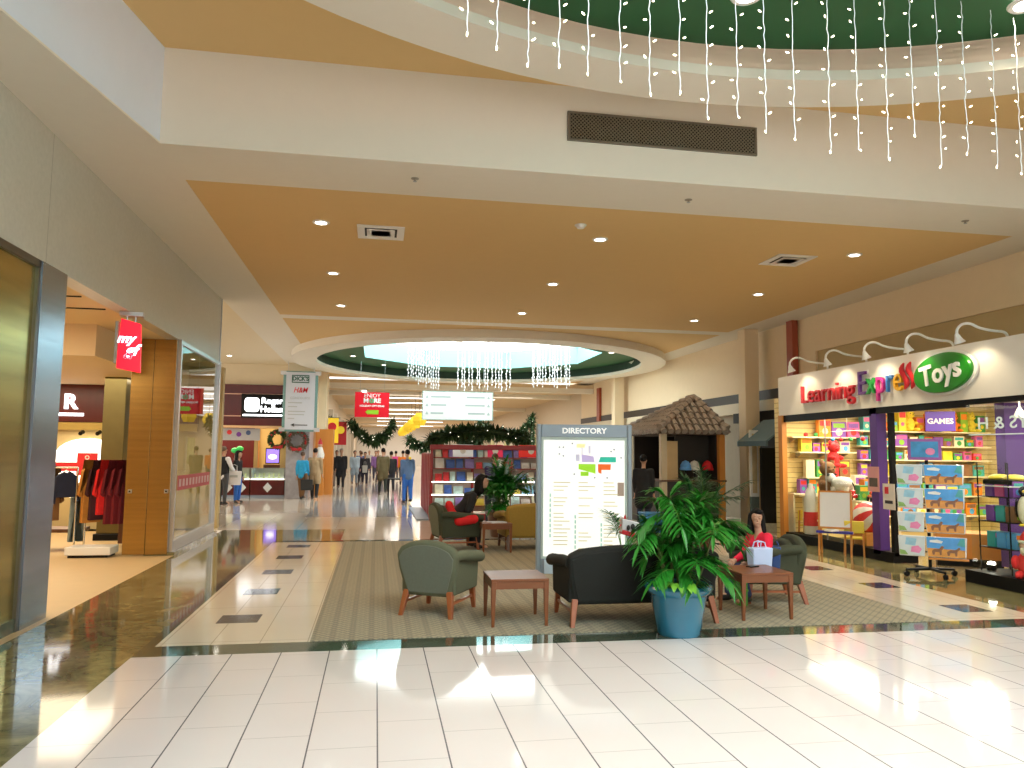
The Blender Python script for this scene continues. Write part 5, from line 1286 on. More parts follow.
childchair(7.86,11.62,2.6,'small yellow chair tucked behind the easel'); childchair(8.35,13.75,.6,'small yellow chair behind the inflatable bottle')
# notices on the purple columns
for i, (x, y, z, c, lb) in enumerate(((XS-.01,11.1,1.28,(.75,.35,.33),'pink notice with a picture taped to the left purple column'),(XS+.02,10.78,1.02,(.80,.74,.68),'white notice taped to the middle purple column'))):
    t = thing('notice', lb, 'sign', (x,y,z))
    MB().box(-.004,.004,-.14,.14,-.2,.2).build('sheet', mat('notice %d' % i, c, .5, var=.03), t)
    MB().box(-.007,-.004,-.10,.10,-.12,.02).build('picture', mat('notice picture', (.10,.08,.06), .5, var=.5), t) if i == 0 else MB().box(-.007,-.004,-.0,.09,.04,.15).build('red_mark', mat('poster red', (.72,.02,.03)), t)
    if i: MB().box(-.007,-.004,-.09,.09,-.11,-.06).build('dark_lines', M_ink, t)
# middle: shelves seen through the entrance
for z, n_ in ((2.16,'top'),(1.86,'second'),(1.58,'third'),(1.25,'fourth'),(.85,'fifth')): shelf(f'{n_} cream shelf seen through the toy store entrance', 9.62, 12.6, YF, z)
fill(9.65,12.5,YF-.16,1.86,'on the second entrance shelf',11,(.15,.24)); fill(9.65,12.5,YF-.16,1.58,'on the third entrance shelf',12,(.14,.22)); fill(9.65,12.5,YF-.16,1.25,'on the fourth entrance shelf',13,(.18,.28)); fill(9.65,12.5,YF-.16,.85,'on the fifth entrance shelf',14,(.2,.32),(.18,.3))
xx = 9.72
for i, (k_, ci, s) in enumerate((('b',7,.3),('b',2,.28),('p',1,.42),('b',2,.2),('b',0,.45),('p',0,.5),('b',1,.3),('p',1,.4),('p',4,.36),('b',0,.4),('p',1,.44),('b',2,.42),('p',0,.46),('b',9,.35))):
    if k_ == 'b': toybox(xx+.08, YF-.16, 2.16, .17, s, .14, ci, 'on the top entrance shelf', 40+i)
    else: plush(xx+.08, YF-.16, 2.16, s, ci, f'on the top entrance shelf, {ORD[i]} item from the left')
    xx += .205
t = thing('department_sign', 'purple hanging sign for games inside the toy store', 'sign', (11.2,13.6,2.36), -.5)
gb = MB().box(-.27,.27,-.012,.012,-.20,.20).build('board', mat('sign purple', (.10,.04,.36), .4, var=0), t, bevel=.004)
text('GAMES', .15, M_pw, face_cam(0,-.014,0), gb, ext=.002, off=.004)
MB().tube([(-.2,0,.2),(-.2,0,.39)],.004,5).tube([(.2,0,.2),(.2,0,.39)],.004,5).build('cord', M_trimw, t)
# wheeled rack of picture pouches
RZ = math.radians(-36)
t = thing('display_rack', 'black wheeled rack holding picture pouches outside the toy store', 'display rack', (7.62,9.55,0), RZ)
MB().tube([(0,0,.1),(0,0,1.62)],.022,10).build('pole', M_dark, t)
for a in range(4):
    k = MB(); d = V((math.cos(a*PI/2+.5),math.sin(a*PI/2+.5),0)); k.tube([V((0,0,.10)),d*.34+V((0,0,.09))],[.024,.018],8).build('base_arm', M_dark, t)
    k = MB(); c_ = d*.34; k.cyl((c_.x-d.y*.018,c_.y+d.x*.018,.036),(c_.x+d.y*.018,c_.y-d.x*.018,.036),.036,14).tube([c_+V((0,0,.03)),c_+V((0,0,.09))],.01,6).build('caster', M_dark, t)
for z in (.33,.65,.97,1.29): MB().tube([(-.38,-.06,z),(.38,-.06,z)],.006,6).tube([(-.38,.06,z),(.38,.06,z)],.006,6).tube([(0,-.06,z),(0,.06,z)],.008,6).build('shelf_wire', M_dark, t)
MB().box(-.02,.46,-.12,-.06,.24,.262).build('bottom_tray', mat('orange stained wood',(.62,.24,.04)), t)
Mr = Matrix.Translation((7.62,9.55,0)) @ Matrix.Rotation(RZ,4,'Z')
pc = {n: mat('pouch '+n, c, .25, var=v, vscale=s, coat=.5) for n, c, v, s in (('sky',(.06,.33,.85),.35,9),('sand',(.85,.30,.05),.5,12),('horses',(.22,.08,.03),.4,14),('mist',(.60,.66,.70),.25,6),('pink',(.80,.22,.45),.4,10),('aqua',(.30,.55,.75),.4,8),('lime',(.25,.45,.12),.4,9),('film',(.75,.78,.8),.1,6),('teal',(.05,.38,.40),.4,9))}
def pouch(lx, lz, w_, h_, kind, label, ly=-.09, lean=.12):
    t = thing('picture_pouch', label, 'bag', Mr @ V((lx,ly,lz)), RZ, 'picture pouches on the wheeled rack')
    k = MB(); k.T = Matrix.Rotation(-lean,4,'X')
    k.prism([(-w_*.46,0),(w_*.46,0),(w_*.5,h_),(-w_*.5,h_)], .05, face_cam(0,.025,0)); slv = k.build('sleeve', pc['film'], t, bevel=.012)
    def patch(nm, m, poly, d=.004):
        k = MB(); k.T = Matrix.Rotation(-lean,4,'X'); k.prism([(x*w_,y*h_) for x, y in poly], d, face_cam(0,-.0255,0)); k.build(nm, m, slv)
    if kind == 'horses':
        patch('picture_sky', pc['sky'], [(-.47,.42),(.44,.38),(.44,.97),(-.48,.97)]); patch('picture_ground', pc['sand'], [(-.45,.03),(.43,.03),(.44,.40),(-.47,.44)])
        patch('picture_horses', pc['horses'], [(-.34,.12),(-.30,.12),(-.28,.26),(-.18,.26),(-.17,.12),(-.13,.12),(-.12,.34),(-.06,.52),(-.11,.58),(-.18,.42),(-.30,.40),(-.36,.30)], .006); patch('picture_horses', pc['horses'], [(.02,.10),(.06,.10),(.08,.24),(.19,.24),(.20,.10),(.24,.10),(.25,.32),(.33,.46),(.30,.53),(.21,.40),(.08,.38),(.0,.28)], .006)
        patch('picture_tree', pc['teal'], [(.25,.62),(.44,.55),(.44,.93),(.34,.95)], .006)
        patch('picture_cloud', pc['film'], [(-.40,.72),(-.12,.68),(-.08,.78),(-.22,.86),(-.40,.82)], .006)
    else:
        patch('picture_field', pc['mist'], [(-.44,.05),(.42,.05),(.46,.95),(-.48,.95)]); patch('picture_blue', pc['aqua'], [(-.25,.55),(.12,.5),(.18,.85),(-.2,.9)], .006)
        patch('picture_pink', pc['pink'], [(-.05,.2),(.25,.15),(.36,.35),(.22,.52),(-.02,.45)], .006); patch('picture_lime', pc['lime'], [(-.44,.06),(-.15,.06),(-.25,.25),(-.45,.3)], .006)
for j, (z, nm) in enumerate(((.27,'lowest'),(.60,'second'),(.93,'third'),(1.26,'top'))):
    pouch(.20, z, .50, .28, 'horses', f'large pouch showing horses under blue sky, {nm} row of the rack')
    pouch(-.22, z, .34, .28, 'mist', f'smaller pale pouch with a pink picture, {nm} row of the rack', -.07)
t = thing('framed_picture', 'purple framed undersea picture above the pouch rack', 'picture', Mr @ V((-.02,-.02,1.60)), RZ)
MB().box(-.21,.21,-.02,.02,0,.30).build('frame', mat('frame violet', (.32,.10,.38), .4, var=.1), t, bevel=.006)
MB().box(-.17,.17,-.024,-.02,.04,.26).build('picture', mat('undersea blue', (.05,.28,.60), .3, var=.5, vscale=10), t)
k = MB(); k.T = face_cam(.07,-.024,.12); k.lathe([(0,.004),(.045,.003),(.05,0)], n=12, sx=1.2); k.build('picture_fish', pc['pink'], t)
# low orange counter behind the rack
t = thing('play_table', 'low orange wooden play table inside the toy store entrance', 'table', (9.0,10.45,0), RZ)
MB().box(-.45,.45,-.3,.3,.12,.5).build('body', M_orange, t, bevel=.01); MB().box(-.43,.43,-.28,.28,0,.12).build('toe_kick', M_dark, t)
# right window merchandise
t = thing('shelf_tower', 'black wire shelf tower in the right toy window', 'shelf', (8.17,8.76,.16))
for sx in (-.22,.22):
    for sy in (-.25,.25): MB().tube([(sx,sy,0),(sx,sy,1.42)],.009,6).build('post', M_dark, t)
for z in (.32,.66,.98,1.12): MB().box(-.23,.23,-.26,.26,z-.012,z).build('shelf', M_dark if z < 1.1 else M_trimw, t)
for z, ws, nm, cs in ((.48,'on the lowest tower shelf','low',(4,4,7)),(.82,'on the second tower shelf','mid',(8,7,10)),(1.14,'on the third tower shelf','high',(10,6,10))):
    for i, ci in enumerate(cs): toybox(8.10, 8.58+.16*i, z, .16, .2, .14, ci, ws, 60+i)
t = thing('folded_towels', 'black and yellow rolled toy on the tower top', 'toy', (8.17,8.76,1.29))
MB().box(-.16,.16,-.24,.24,0,.07).build('black_layer', M_dark, t, bevel=.02)
k = MB()
for s in (-1,1): k.ell((0,s*.12,.09),(.15,.13,.05),14,8)
k.build('yellow_layer', mat('toy yellow', pal[0][1]), t, smooth=True)
t = thing('plush_penguin', 'black and white plush penguin hanging in the right toy window', 'toy', (8.10,8.42,.80), -.9); t.scale = (.62,)*3
MB().ell((0,0,.3),(.14,.13,.3),16,12).build('body', mat('plush cream', (.85,.78,.6), .9, var=.05), t, smooth=True)
MB().ell((0,.06,.34),(.15,.11,.29),16,12).ell((0,0,.68),(.11,.11,.11),14,10).build('back_and_head', M_dark, t, smooth=True)
k = MB()
for sx in (-1,1): k.ell((sx*.15,.02,.34),(.03,.06,.2),10,8)
k.build('flipper', M_dark, t, smooth=True); MB().lathe([(.035,0),(0,.09)], n=10).build('beak', mat('toy yellow', pal[0][1]), t).matrix_local = Matrix.Translation((0,-.10,.68)) @ Matrix.Rotation(PI/2,4,'X')
k = MB()
for sx in (-1,1): k.ell((sx*.06,-.06,.0),(.06,.10,.03),10,6)
k.build('feet', mat('toy yellow', pal[0][1]), t, smooth=True)
t = thing('plush_figure', 'red and white plush doll in a pointed hat sitting low in the right toy window', 'toy', (8.05,8.36,.16), -.9)
mr_ = mat('plush red', (.75,.02,.02), .9, var=.1); mw_ = mat('plush cream', (.85,.78,.6))
k = MB().ell((0,0,.16),(.13,.11,.16),14,10)
for sx in (-1,1): k.ell((sx*.13,-.04,.18),(.05,.07,.09),10,7).ell((sx*.08,-.14,.04),(.05,.12,.05),10,7)
k.build('body', mr_, t, smooth=True); MB().ell((0,-.01,.38),(.09,.09,.09),14,9).build('head', mat('figure skin', (.6,.35,.25)), t, smooth=True)
MB().ell((0,-.05,.33),(.08,.06,.08),12,8).lathe([(.095,.42),(.105,.44),(.095,.46)], n=14, close=True).ell((.08,0,.58),(.03,.03,.03),8,6).build('trimming', mw_, t, smooth=True)
MB().lathe([(.09,.44),(.07,.52),(.03,.58),(0,.59)], n=14).build('hat', mr_, t, smooth=True)
t = thing('floor_spotlight', 'small glowing floor spotlight at the right window edge', 'lamp', (8.05,8.95,.16))
MB().lathe([(.05,0),(.06,.02),(.06,.06),(.05,.08)], n=14).build('housing', M_dark, t); MB().ell((0,0,.085),(.05,.05,.035),12,6).build('lens', M_lamp, t)
for i, (x, y) in enumerate(((8.05,7.8),(8.15,7.35),(8.35,7.9))): toybox(x, y, .16, .2, .28+.1*i, .16, (2,1,5)[i], 'at the foot of the right toy window', 80+i)
shelf_t = thing('glass_shelf', 'small white shelf above the red and white plush in the right window', 'shelf', (8.25,7.95,.80)); MB().box(-.2,.2,-.4,.3,-.02,0).build('board', M_trimw, shelf_t); MB().tube([(-.19,.28,0),(-.19,.28,-.64)],.01,6).tube([(-.19,-.38,0),(-.19,-.38,-.64)],.01,6).tube([(.19,.28,0),(.19,.28,-.64)],.01,6).tube([(.19,-.38,0),(.19,-.38,-.64)],.01,6).build('leg', M_chrome, shelf_t)
for i, y in enumerate((7.62,7.84,8.06)): toybox(8.15, y, .80, .15, .22, .15, (3,8,2)[i], 'on the small white shelf in the right window', 90+i)
for i, (y, z, ci) in enumerate(((8.55,1.98,0),(8.5,1.80,3))):
    o = MB().ell((0,0,0),(.05,.05,.055),14,10).tube([(0,0,.05),(0,0,2.43-z)],.003,4).build('hanging_bauble', mat('toy '+pal[ci][0], pal[ci][1]), smooth=True); o.location = (8.5,y,z)
    tag(o, f'{pal[ci][0]} bauble hanging in the right toy window', 'bauble')
t = thing('window_spot', 'white spotlight hanging inside the right toy window', 'lamp', (8.5,8.85,2.36))
MB().tube([(0,0,.07),(0,0,-.06)],.012,6).build('stem', M_trimw, t); MB().lathe([(.02,-.04),(.05,-.1),(.085,-.18),(.08,-.18),(.03,-.1)], n=16).build('shade', M_trimw, t, smooth=True)

# more stock
fill(8.3,8.62,YF-.16,.9,'at the back of the left window',21,(.22,.3),(.14,.2))
MBt = thing('wall_shelf','low cream shelf at the back of the left window','shelf',(8.6,YF,.9)); MB().box(-.5,.9,-.34,0,-.025,0).build('board', M_shelf, MBt); MB().box(-.5,-.46,-.3,0,-.9,-.025).box(.86,.9,-.3,0,-.9,-.025).build('side_panel', M_shelf, MBt)
fill(8.66,9.45,YF-.16,.9,'at the back of the left window',22,(.2,.3),(.12,.2))
fill(8.15,9.4,YF-.16,2.02+.0,'at the very top behind the left window',23,(.2,.28),(.2,.3)) if False else None
shelf('lowest cream shelf seen through the toy store entrance', 9.62, 12.6, YF, .45)
fill(9.65,12.5,YF-.16,.45,'on the lowest entrance shelf',15,(.2,.32),(.18,.3))
for i,(x,y,z,w_,h_,ci) in enumerate(((8.33,12.05,.88,.16,.26,9),(8.6,12.3,.88,.2,.36,1),(8.65,11.95,.88,.18,.34,0),(8.68,12.65,.88,.2,.42,5),(8.3,11.45,.16,.0,.0,0))):
    if w_: toybox(x,y,z,w_,h_,.14,ci,'standing on the left window table',120+i)
plush(8.22,11.55,.62,.34,9,'on the striped ball beside the purple column') if False else None
t = thing('hanging_mobile','small coloured bauble mobile hanging high in the left toy window','mobile',(8.45,12.6,2.0))
MB().tube([(0,0,.43),(0,0,.1)],.003,4).tube([(0,-.5,.1),(0,.5,.1)],.006,5).build('frame', M_trimw, t)
for i,(y,ci) in enumerate(((-.45,3),(-.1,9),(.2,3),(.45,4))):
    tag(MB().ell((0,y,-.05),(.04,.04,.04),10,7).tube([(0,y,-.02),(0,y,.1)],.002,4).build('bauble', mat('toy '+pal[ci][0], pal[ci][1]), t, smooth=True), pal[ci][0]+' bauble')
# ------------------------------------------------------------------ people
M_skin = mat('skin', (.52,.29,.19), .55, var=.04)
M_skin2 = mat('skin warm', (.48,.25,.15), .55, var=.04)
M_hairb = mat('dark hair', (.005,.004,.004), .6, var=.3, vscale=30, spec=.2)
M_hairg = mat('grey hair', (.42,.38,.34), .6, var=.2, vscale=30)
M_hairbr = mat('brown hair', (.10,.05,.025), .55, var=.3, vscale=30)
M_shoe = mat('dark shoe', (.02,.018,.016), .4, var=0)
M_eye = mat('eye', (.03,.02,.015), .2, var=0)
M_eyew = mat('eye white', (.75,.72,.7), .3, var=0)
M_lip = mat('lip', (.42,.10,.09), .4, var=0)
def clo(n, c): return mat('wear '+n, c, .85, var=.15, vscale=12)
def person(label, loc, rz, h, top, bottom, hair, pose='stand', stride=.0, arms=None, coat=False, skin=None, vox=.02, long_hair=False, turn=0., fem=False, lean=0., group=None, hood=None, sit=.47):
    """faces -Y at rz = 0"""
    skin = skin or M_skin
    t = thing('person', label, 'person', loc, rz, group)
    s = h/1.72; S_ = lambda *p: V(p)*s
    hipz = .90 if pose == 'stand' else sit
    sh = .185 if not fem else .165
    ln = lambda z: -lean*(z-hipz)            # forward lean of the trunk
    hip = {}; knee = {}; ank = {}; toe = {}
    for sx in (-1,1):
        if pose == 'stand':
            f = stride*sx
            hip[sx] = V((sx*.09,0,hipz)); knee[sx] = V((sx*.095,-f*.45-.02,.49)); ank[sx] = V((sx*.095,-f+(.0),.085+(.05 if f < -.05 else 0)))
        else:
            hip[sx] = V((sx*.09,0,hipz)); knee[sx] = V((sx*.11,-.44,hipz+.02)); ank[sx] = V((sx*.12,-.46+.12*(sx>0),.09))
        toe[sx] = ank[sx]+V((sx*.02,-.16,-.05))
    nb = hipz+.50; neck = V((0,ln(nb),nb)); head = neck+V((0,-.02-lean*.1,.20)); chest = V((0,ln(hipz+.34),hipz+.34))
    shd = {sx: V((sx*sh,ln(hipz+.46)+.01,hipz+.45)) for sx in (-1,1)}
    el = {}; wr = {}
    for sx in (-1,1):
        a = (arms or {}).get(sx)
        if a: el[sx] = V(a[0])+V((0,0,hipz-.9)); wr[sx] = V(a[1])+V((0,0,hipz-.9))
        elif pose == 'sit': el[sx] = V((sx*(sh+.06),-.06+ln(.75),hipz+.20)); wr[sx] = V((sx*.10,-.30,hipz+.16))
        else: el[sx] = V((sx*(sh+.025),.02+stride*sx*.35+ln(1.1),hipz+.20)); wr[sx] = V((sx*(sh+.03),-.06+stride*sx*.7+ln(.9),hipz-.04))
    k = MB()
    k.T = Matrix.Scale(s,4)
    # skin: one continuous body
    k.caps(V((0,0,hipz)),chest,.105,.11).caps(chest,neck,.10,.055).caps(neck,head-V((0,0,.06)),.05,.048)
    Rt = Matrix.Rotation(turn,4,'Z')
    hd = MB(); T0 = k.T.copy()
    k.T = T0 @ Matrix.Translation(head) @ Rt
    k.ell((0,.012,.02),(.078,.092,.095),16,12).ell((0,-.025,-.055),(.055,.062,.062),14,10).ell((0,-.095,-.022),(.013,.018,.022),8,6).ell((0,-.05,-.095),(.03,.035,.025),10,7)
    for sx in (-1,1): k.ell((sx*.074,.012,-.01),(.012,.02,.03),8,6)
    k.T = T0
    for sx in (-1,1):
        k.caps(chest+V((sx*.08,0,.06)),shd[sx],.07,.052).caps(shd[sx],el[sx],.048,.038).caps(el[sx],wr[sx],.036,.026)
        k.caps(hip[sx],knee[sx],.078,.055).caps(knee[sx],ank[sx],.052,.036).caps(ank[sx],toe[sx],.036,.030)
    ex = MB(); ex.T = T0
    for sx in (-1,1):
        d = (wr[sx]-el[sx]).normalized(); sd = d.orthogonal().normalized(); fw = V((0,-1,0)); sd = (fw-d*fw.dot(d)); sd = sd.normalized() if sd.length > .2 else V((1,0,0)); nn = d.cross(sd)
        k.caps(wr[sx]+d*.03-sd*.012,wr[sx]+d*.085-sd*.014,.024,.022).caps(wr[sx]+d*.03+sd*.012,wr[sx]+d*.085+sd*.014,.024,.022)
        for q, (o_, L) in enumerate(((-.031,.062),(-.011,.078),(.010,.074),(.030,.060))):
            p = wr[sx]+d*.088+sd*o_; m_ = p+d*L*.55-nn*.012*sx; e = m_+d*L*.40-nn*.03*sx
            ex.tube([p-d*.02,p,m_,e],[.0095,.0095,.009,.007],7)
        p = wr[sx]+d*.035+sd*.03; ex.tube([p,p+d*.03+sd*.028,p+d*.065+sd*.034],[.012,.0105,.008],7)
    # face
    ex.T = T0 @ Matrix.Translation(head) @ Rt
    ex.cur = 1
    for sx in (-1,1): ex.ell((sx*.031,-.084,.004),(.017,.011,.012),8,6)
    ex.cur = 2
    for sx in (-1,1): ex.ell((sx*.031,-.093,.004),(.011,.005,.0115),8,6).tube([(sx*.014,-.090,.026),(sx*.032,-.090,.031),(sx*.050,-.082,.026)],.0065,5)
    ex.cur = 3; ex.ell((0,-.091,-.060),(.026,.009,.009),10,6)
    bake(k, 'body', [skin,M_eyew,M_eye,M_lip], vox*.8*s, t, 3, ex)
    # hair
    k = MB(); k.T = T0 @ Matrix.Translation(head) @ Rt
    k.ell((0,.028,.042),(.084,.096,.094),14,10)
    if long_hair:
        k.caps((0,.06,.02),(0,.09,-.20),.085,.07).ell((.02,-.035,.088),(.066,.06,.035),12,8); 
        for sx in (-1,1): k.caps((sx*.075,.02,.04),(sx*.092,.02,-.18),.034,.042)
    bake(k, 'hair', hair, .014*s, t, 2)
    # top
    k = MB(); k.T = T0
    k.caps(V((-.05,0,hipz-.05)),V((.05,0,hipz-.05)),.122 if pose == 'stand' else .10).caps(V((0,0,hipz-.02)),V((0,ln(hipz+.2),hipz+.2)),.135 if not coat else .15,.13).caps(V((.05,ln(hipz+.2),hipz+.2)),chest+V((.05,0,0)),.115,.12).caps(V((-.05,ln(hipz+.2),hipz+.2)),chest+V((-.05,0,0)),.115,.12)
    k.caps(V((.06,0,hipz+.0)),chest+V((.05,0,0)),.12,.11).caps(V((-.06,0,hipz+.0)),chest+V((-.05,0,0)),.12,.11)
    k.caps(chest+V((0,.01,.08)),neck+V((0,.01,-.02)),.10,.062)
    if fem and pose == 'sit':
        for sx in (-1,1): k.ell(chest+V((sx*.06,-.075,.0)),(.06,.055,.06),10,8)
    for sx in (-1,1):
        k.caps(chest+V((sx*.06,0,.07)),shd[sx],.09,.072).caps(shd[sx],el[sx],.072,.058).caps(el[sx],wr[sx]-(wr[sx]-el[sx])*.08,.056,.043)
        if coat: k.caps(V((sx*.07,0,hipz)),V((sx*.09,.0,hipz-.30)),.13,.13)
    if hood: k.ell(neck+V((0,.08,.02)),(.10,.06,.08),12,8)
    bake(k, 'coat' if coat else 'top', top, vox*s, t)
    # trousers and shoes
    k = MB(); k.T = T0; k.caps(hip[-1]*.8+V((0,0,hipz*.2)),hip[1]*.8+V((0,0,hipz*.2)),.105)
    for sx in (-1,1):
        e = ank[sx]+V((0,0,.03)); k.caps(hip[sx],knee[sx],.108,.078).caps(knee[sx],e,.076,.058)
    bake(k, 'trousers', bottom, vox*s, t)
    for sx in (-1,1):
        k = MB(); k.T = T0; a = ank[sx]; k.ell(a+V((0,-.055,-.040)),(.046,.13,.042),12,8).caps(a+V((0,0,.01)),a+V((0,-.03,-.035)),.046,.045)
        k.build('shoe', M_shoe, t, smooth=True)
    return t
def bag(name, label, x, y, z, w_, h_, m, rz=0, ear=.12, extra=None):
    t = thing(name, label, 'bag', (x,y,z), rz)
    MB().taper((0,0,0), w_*.46, .055, (0,0,h_), w_*.5, .07).build('body', m, t, bevel=.012)
    k = MB()
    for sy in (-.05,.05): k.tube([(-w_*.2,sy,h_-.01),(-w_*.18,sy*.6,h_+ear*.8),(0,sy*.4,h_+ear),(w_*.18,sy*.6,h_+ear*.8),(w_*.2,sy,h_-.01)],.007,6)
    k.build('handle', m, t, smooth=True)
    if extra: MB().box(-w_*.25,w_*.25,-.078,-.064,h_*.55,h_*.72).build('print', extra, t)
    return t
# woman in red, seated on the right armchair
W1 = person('woman with long dark hair in a red top seated in the right armchair', (4.34,8.12,.015), math.radians(-80), 1.44, clo('bright red',(.80,.012,.05)), clo('denim',(.03,.05,.14)), M_hairb, 'sit', arms={1:((.24,-.10,1.10),(.15,-.34,1.03)),-1:((-.24,-.10,1.10),(-.10,-.36,1.04))}, vox=.013, long_hair=True, turn=math.radians(62), fem=True, skin=M_skin, lean=.10, sit=.40)
bag('shopping_bag','pale blue white shopping bag on the lap of the woman in red',4.16,7.84,.41,.26,.23,mat('pale bag', (.52,.62,.88), .5, var=.05),math.radians(10),.07)
bag('shopping_bag','dark blue bag beside the woman in red',4.40,7.95,.40,.15,.24,mat('navy bag', (.02,.06,.20), .5, var=.1),math.radians(60),.05)
t = thing('toy_parcel','green wrapped parcel standing under the right side table','parcel',(4.0,7.95,0))
MB().box(-.05,.05,-.05,.05,0,.34).build('wrapping', mat('parcel green', (.10,.42,.06), .5, var=.2), t, bevel=.015); MB().box(-.052,.052,-.052,.052,.16,.18).build('ribbon', M_leafy, t)
# seated person beside the mustard sofa
person('person in black and red with dark hair slumped in the dark armchair', (1.32,13.15,.02), math.radians(78), 1.66, clo('black',(.012,.012,.014)), clo('black trouser',(.012,.012,.015)), M_hairb, 'sit', vox=.02, lean=.85, long_hair=True)
t = thing('red_jacket', 'bright red jacket draped in the dark armchair lap', 'jacket', (1.5,12.92,.50))
k = MB().caps((-.2,0,.05),(.15,.05,.02),.10,.09).caps((-.1,-.1,.0),(.15,-.1,.03),.09,.08).caps((-.22,.05,.1),(-.26,.05,.26),.09,.07)
bake(k, 'cloth', mat('jacket red', (.70,.012,.015), .8, var=.1), .02, t); MB().caps((-.1,-.14,.05),(.12,-.14,.07),.03).build('sleeve', mat('jacket red',(.70,.012,.015)), t, smooth=True)
# at the card kiosk
person('person in dark purple jacket leaning at the card kiosk', (2.62,17.3,0), math.radians(150), 1.62, clo('purple',(.045,.03,.12)), clo('dark jeans',(.03,.035,.06)), M_hairbr, lean=.35, arms={1:((.22,-.25,1.15),(.18,-.42,1.05)),-1:((-.22,-.2,1.1),(-.15,-.42,1.0))})
person('person in grey blue top bending behind the palms at the kiosk', (3.75,17.4,0), math.radians(110), 1.62, clo('grey blue',(.15,.22,.32)), clo('dark jeans',(.03,.035,.06)), M_hairb, lean=.35)
# blue shirt by the kiosk
person('person in grey blue shirt and bright jeans leaning on the kiosk end', (1.02,24.6,0), math.radians(200), 1.70, clo('slate shirt',(.09,.15,.27)), clo('bright jeans',(.03,.14,.50)), M_hairb, lean=.12, stride=.06)
t = thing('cafe_table', 'small black cafe table near the person in bright jeans', 'table', (.75,26.2,0))
MB().box(-.35,.35,-.35,.35,.70,.74).build('top', M_dark, t, bevel=.01); 
for sx in (-.3,.3):
    for sy in (-.3,.3): MB().tube([(sx,sy,0),(sx,sy,.7)],.018,6).build('leg', M_dark, t)
# at the jewellery counter
person('man in dark vest and white sleeves facing the jewellery counter', (-4.52,24.2,0), math.radians(150), 1.74, clo('white sleeve',(.75,.74,.76)), clo('charcoal',(.06,.06,.065)), M_hairbr, skin=M_skin2, arms={1:((.25,-.05,1.12),(.20,-.28,1.02)),-1:((-.25,-.05,1.12),(-.2,-.25,1.0))})
k = MB(); k.caps((0,0,.92),(0,0,1.30),.15,.15).caps((-.07,0,.95),(-.07,0,1.32),.13,.12).caps((.07,0,.95),(.07,0,1.32),.13,.12)
v = bake(k, 'vest', clo('black',(.012,.012,.014)), .02, COL.objects['person.006'] if False else None); v.parent = [o for o in COL.objects if o.get('label','').startswith('man in dark vest')][0]
person('woman in black with blue jeans standing beside the man in vest', (-4.22,24.95,0), math.radians(70), 1.62, clo('black',(.012,.012,.014)), clo('bright jeans',(.03,.14,.50)), M_hairb, long_hair=True, fem=True)
bag('shopping_bag','white shopping bag held between the pair at the jewellery counter',-4.22,24.3,.58,.44,.42,mat('white bag', (.75,.72,.74), .5, var=.03),0.1,.2,M_grey)
# pair by the stone pillar
person('woman in turquoise top walking past the grey stone pillar', (-2.42,26.6,0), math.radians(160), 1.60, clo('turquoise',(.02,.32,.60)), clo('tan boots',(.20,.10,.04)), M_hairbr, stride=.12, fem=True)
person('person in long tan coat walking past the orange pillar', (-2.02,26.7,0), math.radians(170), 1.72, clo('tan coat',(.38,.26,.14)), clo('black trouser',(.012,.012,.015)), M_hairb, coat=True, stride=.10)
bag('hand_bag','black bag carried beside the long tan coat',-2.25,26.4,.32,.40,.36,mat('black leather', (.012,.012,.012), .4, var=.1),0,.3)
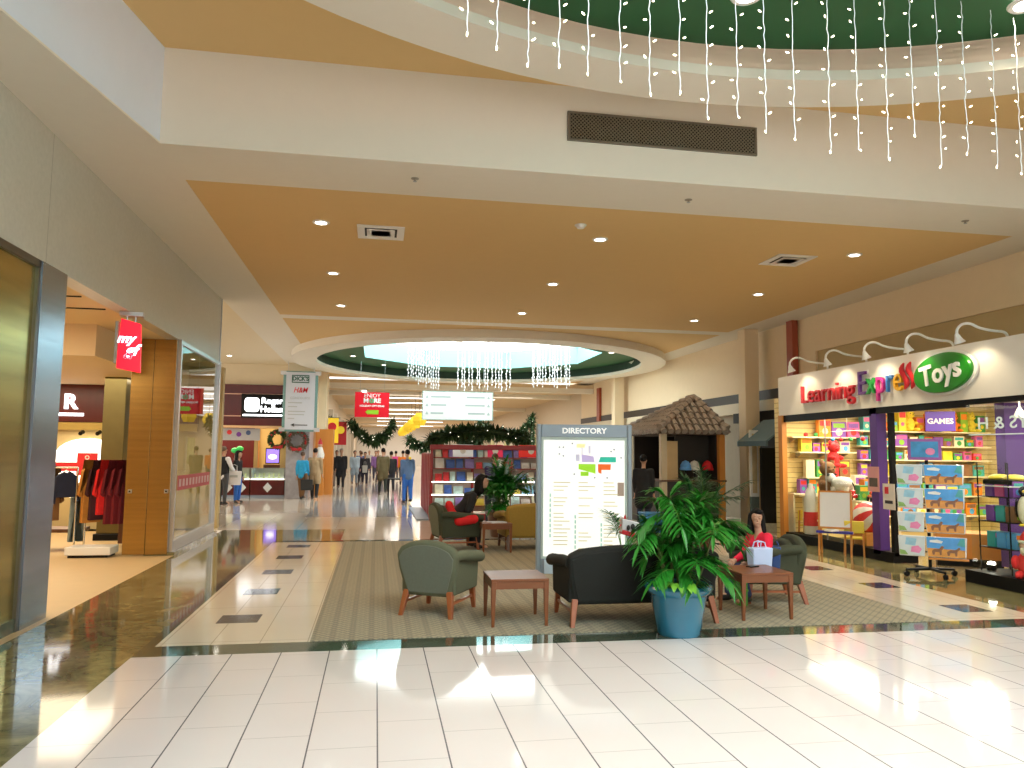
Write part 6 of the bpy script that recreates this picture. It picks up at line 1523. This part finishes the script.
# crowd along the corridor
crowd = [(-1.45,33.5,0,1.74,(.012,.012,.016),(.015,.015,.02),M_hairg,'man with grey hair in black jacket walking toward the camera',.15,True),
 (-1.72,35,0,1.66,(.04,.04,.05),(.35,.30,.28),M_hairbr,'person in dark jacket half hidden behind the grey haired man',.1,False),
 (-1.0,37.8,10,1.66,(.42,.55,.66),(.30,.36,.42),M_hairb,'person in pale blue jacket walking in the far corridor',.1,True),
 (-.72,39.5,180,1.62,(.10,.08,.22),(.03,.03,.05),M_hairbr,'person in violet top behind the pale blue jacket',.1,False),
 (-.5,37.2,0,1.60,(.02,.02,.03),(.03,.03,.05),M_hairb,'person in black carrying a pale bag in the far corridor',.12,False),
 (.28,30,185,1.76,(.10,.075,.03),(.02,.025,.02),M_hairb,'person in olive brown jacket walking away down the corridor',.16,True),
 (.62,31.5,185,1.64,(.015,.015,.018),(.02,.02,.03),M_hairb,'person in black walking beside the olive brown jacket',.12,False),
 (.0,42,0,1.66,(.20,.10,.30),(.05,.05,.09),M_hairbr,'distant person in purple in the corridor crowd',.1,False),
 (.5,45,180,1.70,(.45,.42,.40),(.05,.05,.09),M_hairg,'distant person in pale grey in the corridor crowd',.1,False),
 (-.9,46,0,1.66,(.10,.18,.40),(.05,.05,.09),M_hairb,'distant person in blue in the corridor crowd',.1,False),
 (1.1,43,180,1.66,(.65,.08,.28),(.10,.09,.09),M_hairb,'distant person in pink in the corridor crowd',.1,False),
 (.15,51,0,1.68,(.30,.25,.20),(.06,.06,.06),M_hairbr,'distant person in brown in the corridor crowd',.1,False),
 (-.45,54,0,1.68,(.5,.5,.52),(.08,.08,.12),M_hairg,'distant person in white in the corridor crowd',.1,False),
 (1.3,37.5,180,1.68,(.75,.20,.02),(.06,.06,.08),M_hairb,'person in orange top near the kiosk end',.08,False),
 (1.52,38.8,180,1.68,(.80,.60,.04),(.06,.06,.08),M_hairbr,'person in yellow top near the kiosk end',.08,False)]
for i, (x, y, rz, h, tc, bc, hr, lb, st_, ct) in enumerate(crowd):
    person(lb, (x,y,0), math.radians(rz), h, mat('crowd top %d' % i, tc, .85, var=.15), mat('crowd legs %d' % i, bc, .85, var=.15), hr, stride=st_, coat=ct, vox=.028)
bag('hand_bag','pale bag carried in front of the person in black',-.5,36.98,.62,.24,.34,mat('pale grey bag', (.55,.55,.52), .5, var=.05),0,.2)
# woman browsing at the roofed kiosk
person('person in black with blonde hair at the tiled-roof kiosk', (5.75,15.9,0), math.radians(150), 1.62, clo('black',(.012,.012,.014)), clo('dark jeans',(.03,.035,.06)), M_hairb, coat=True, vox=.022)
# festive balloon bouquet in the planter
t = thing('gift_basket', 'white and red gift bag decoration tucked behind the palm', 'decoration', (2.78,8.25,.74))
k = MB(); k.T = Matrix.Rotation(.25,4,'Y'); k.taper((0,0,0),.07,.04,(0,0,.17),.11,.06); k.build('bag', mat('gift white', (.78,.76,.78), .4, var=.1), t, bevel=.01)
k = MB(); k.T = Matrix.Rotation(.25,4,'Y'); k.box(-.075,.075,-.055,.05,0,.05); k.build('red_base', mat('ribbon red', (.6,.02,.03), .4, var=.1), t, bevel=.008)
k = MB(); k.ell((.05,-.07,.1),(.025,.01,.035),10,6).ell((0,-.065,.09),(.02,.01,.03),10,6); k.build('dark_print', M_ink, t)
k = MB()
for a in range(8): leafstrip(k,(-.02,0,.15),(math.cos(a*.8),-.3,math.sin(a*.8)+.4),.11,.03,.2,n=2)
k.build('red_ribbon', mat('ribbon red', (.6,.02,.03)), t)
# ------------------------------------------------------------------ one spot above the far skylight glazing
spot((3.1,23,5.8), 10, 100)
for o in list(COL.objects):
    if o.type == 'LIGHT': o['kind'] = 'structure'
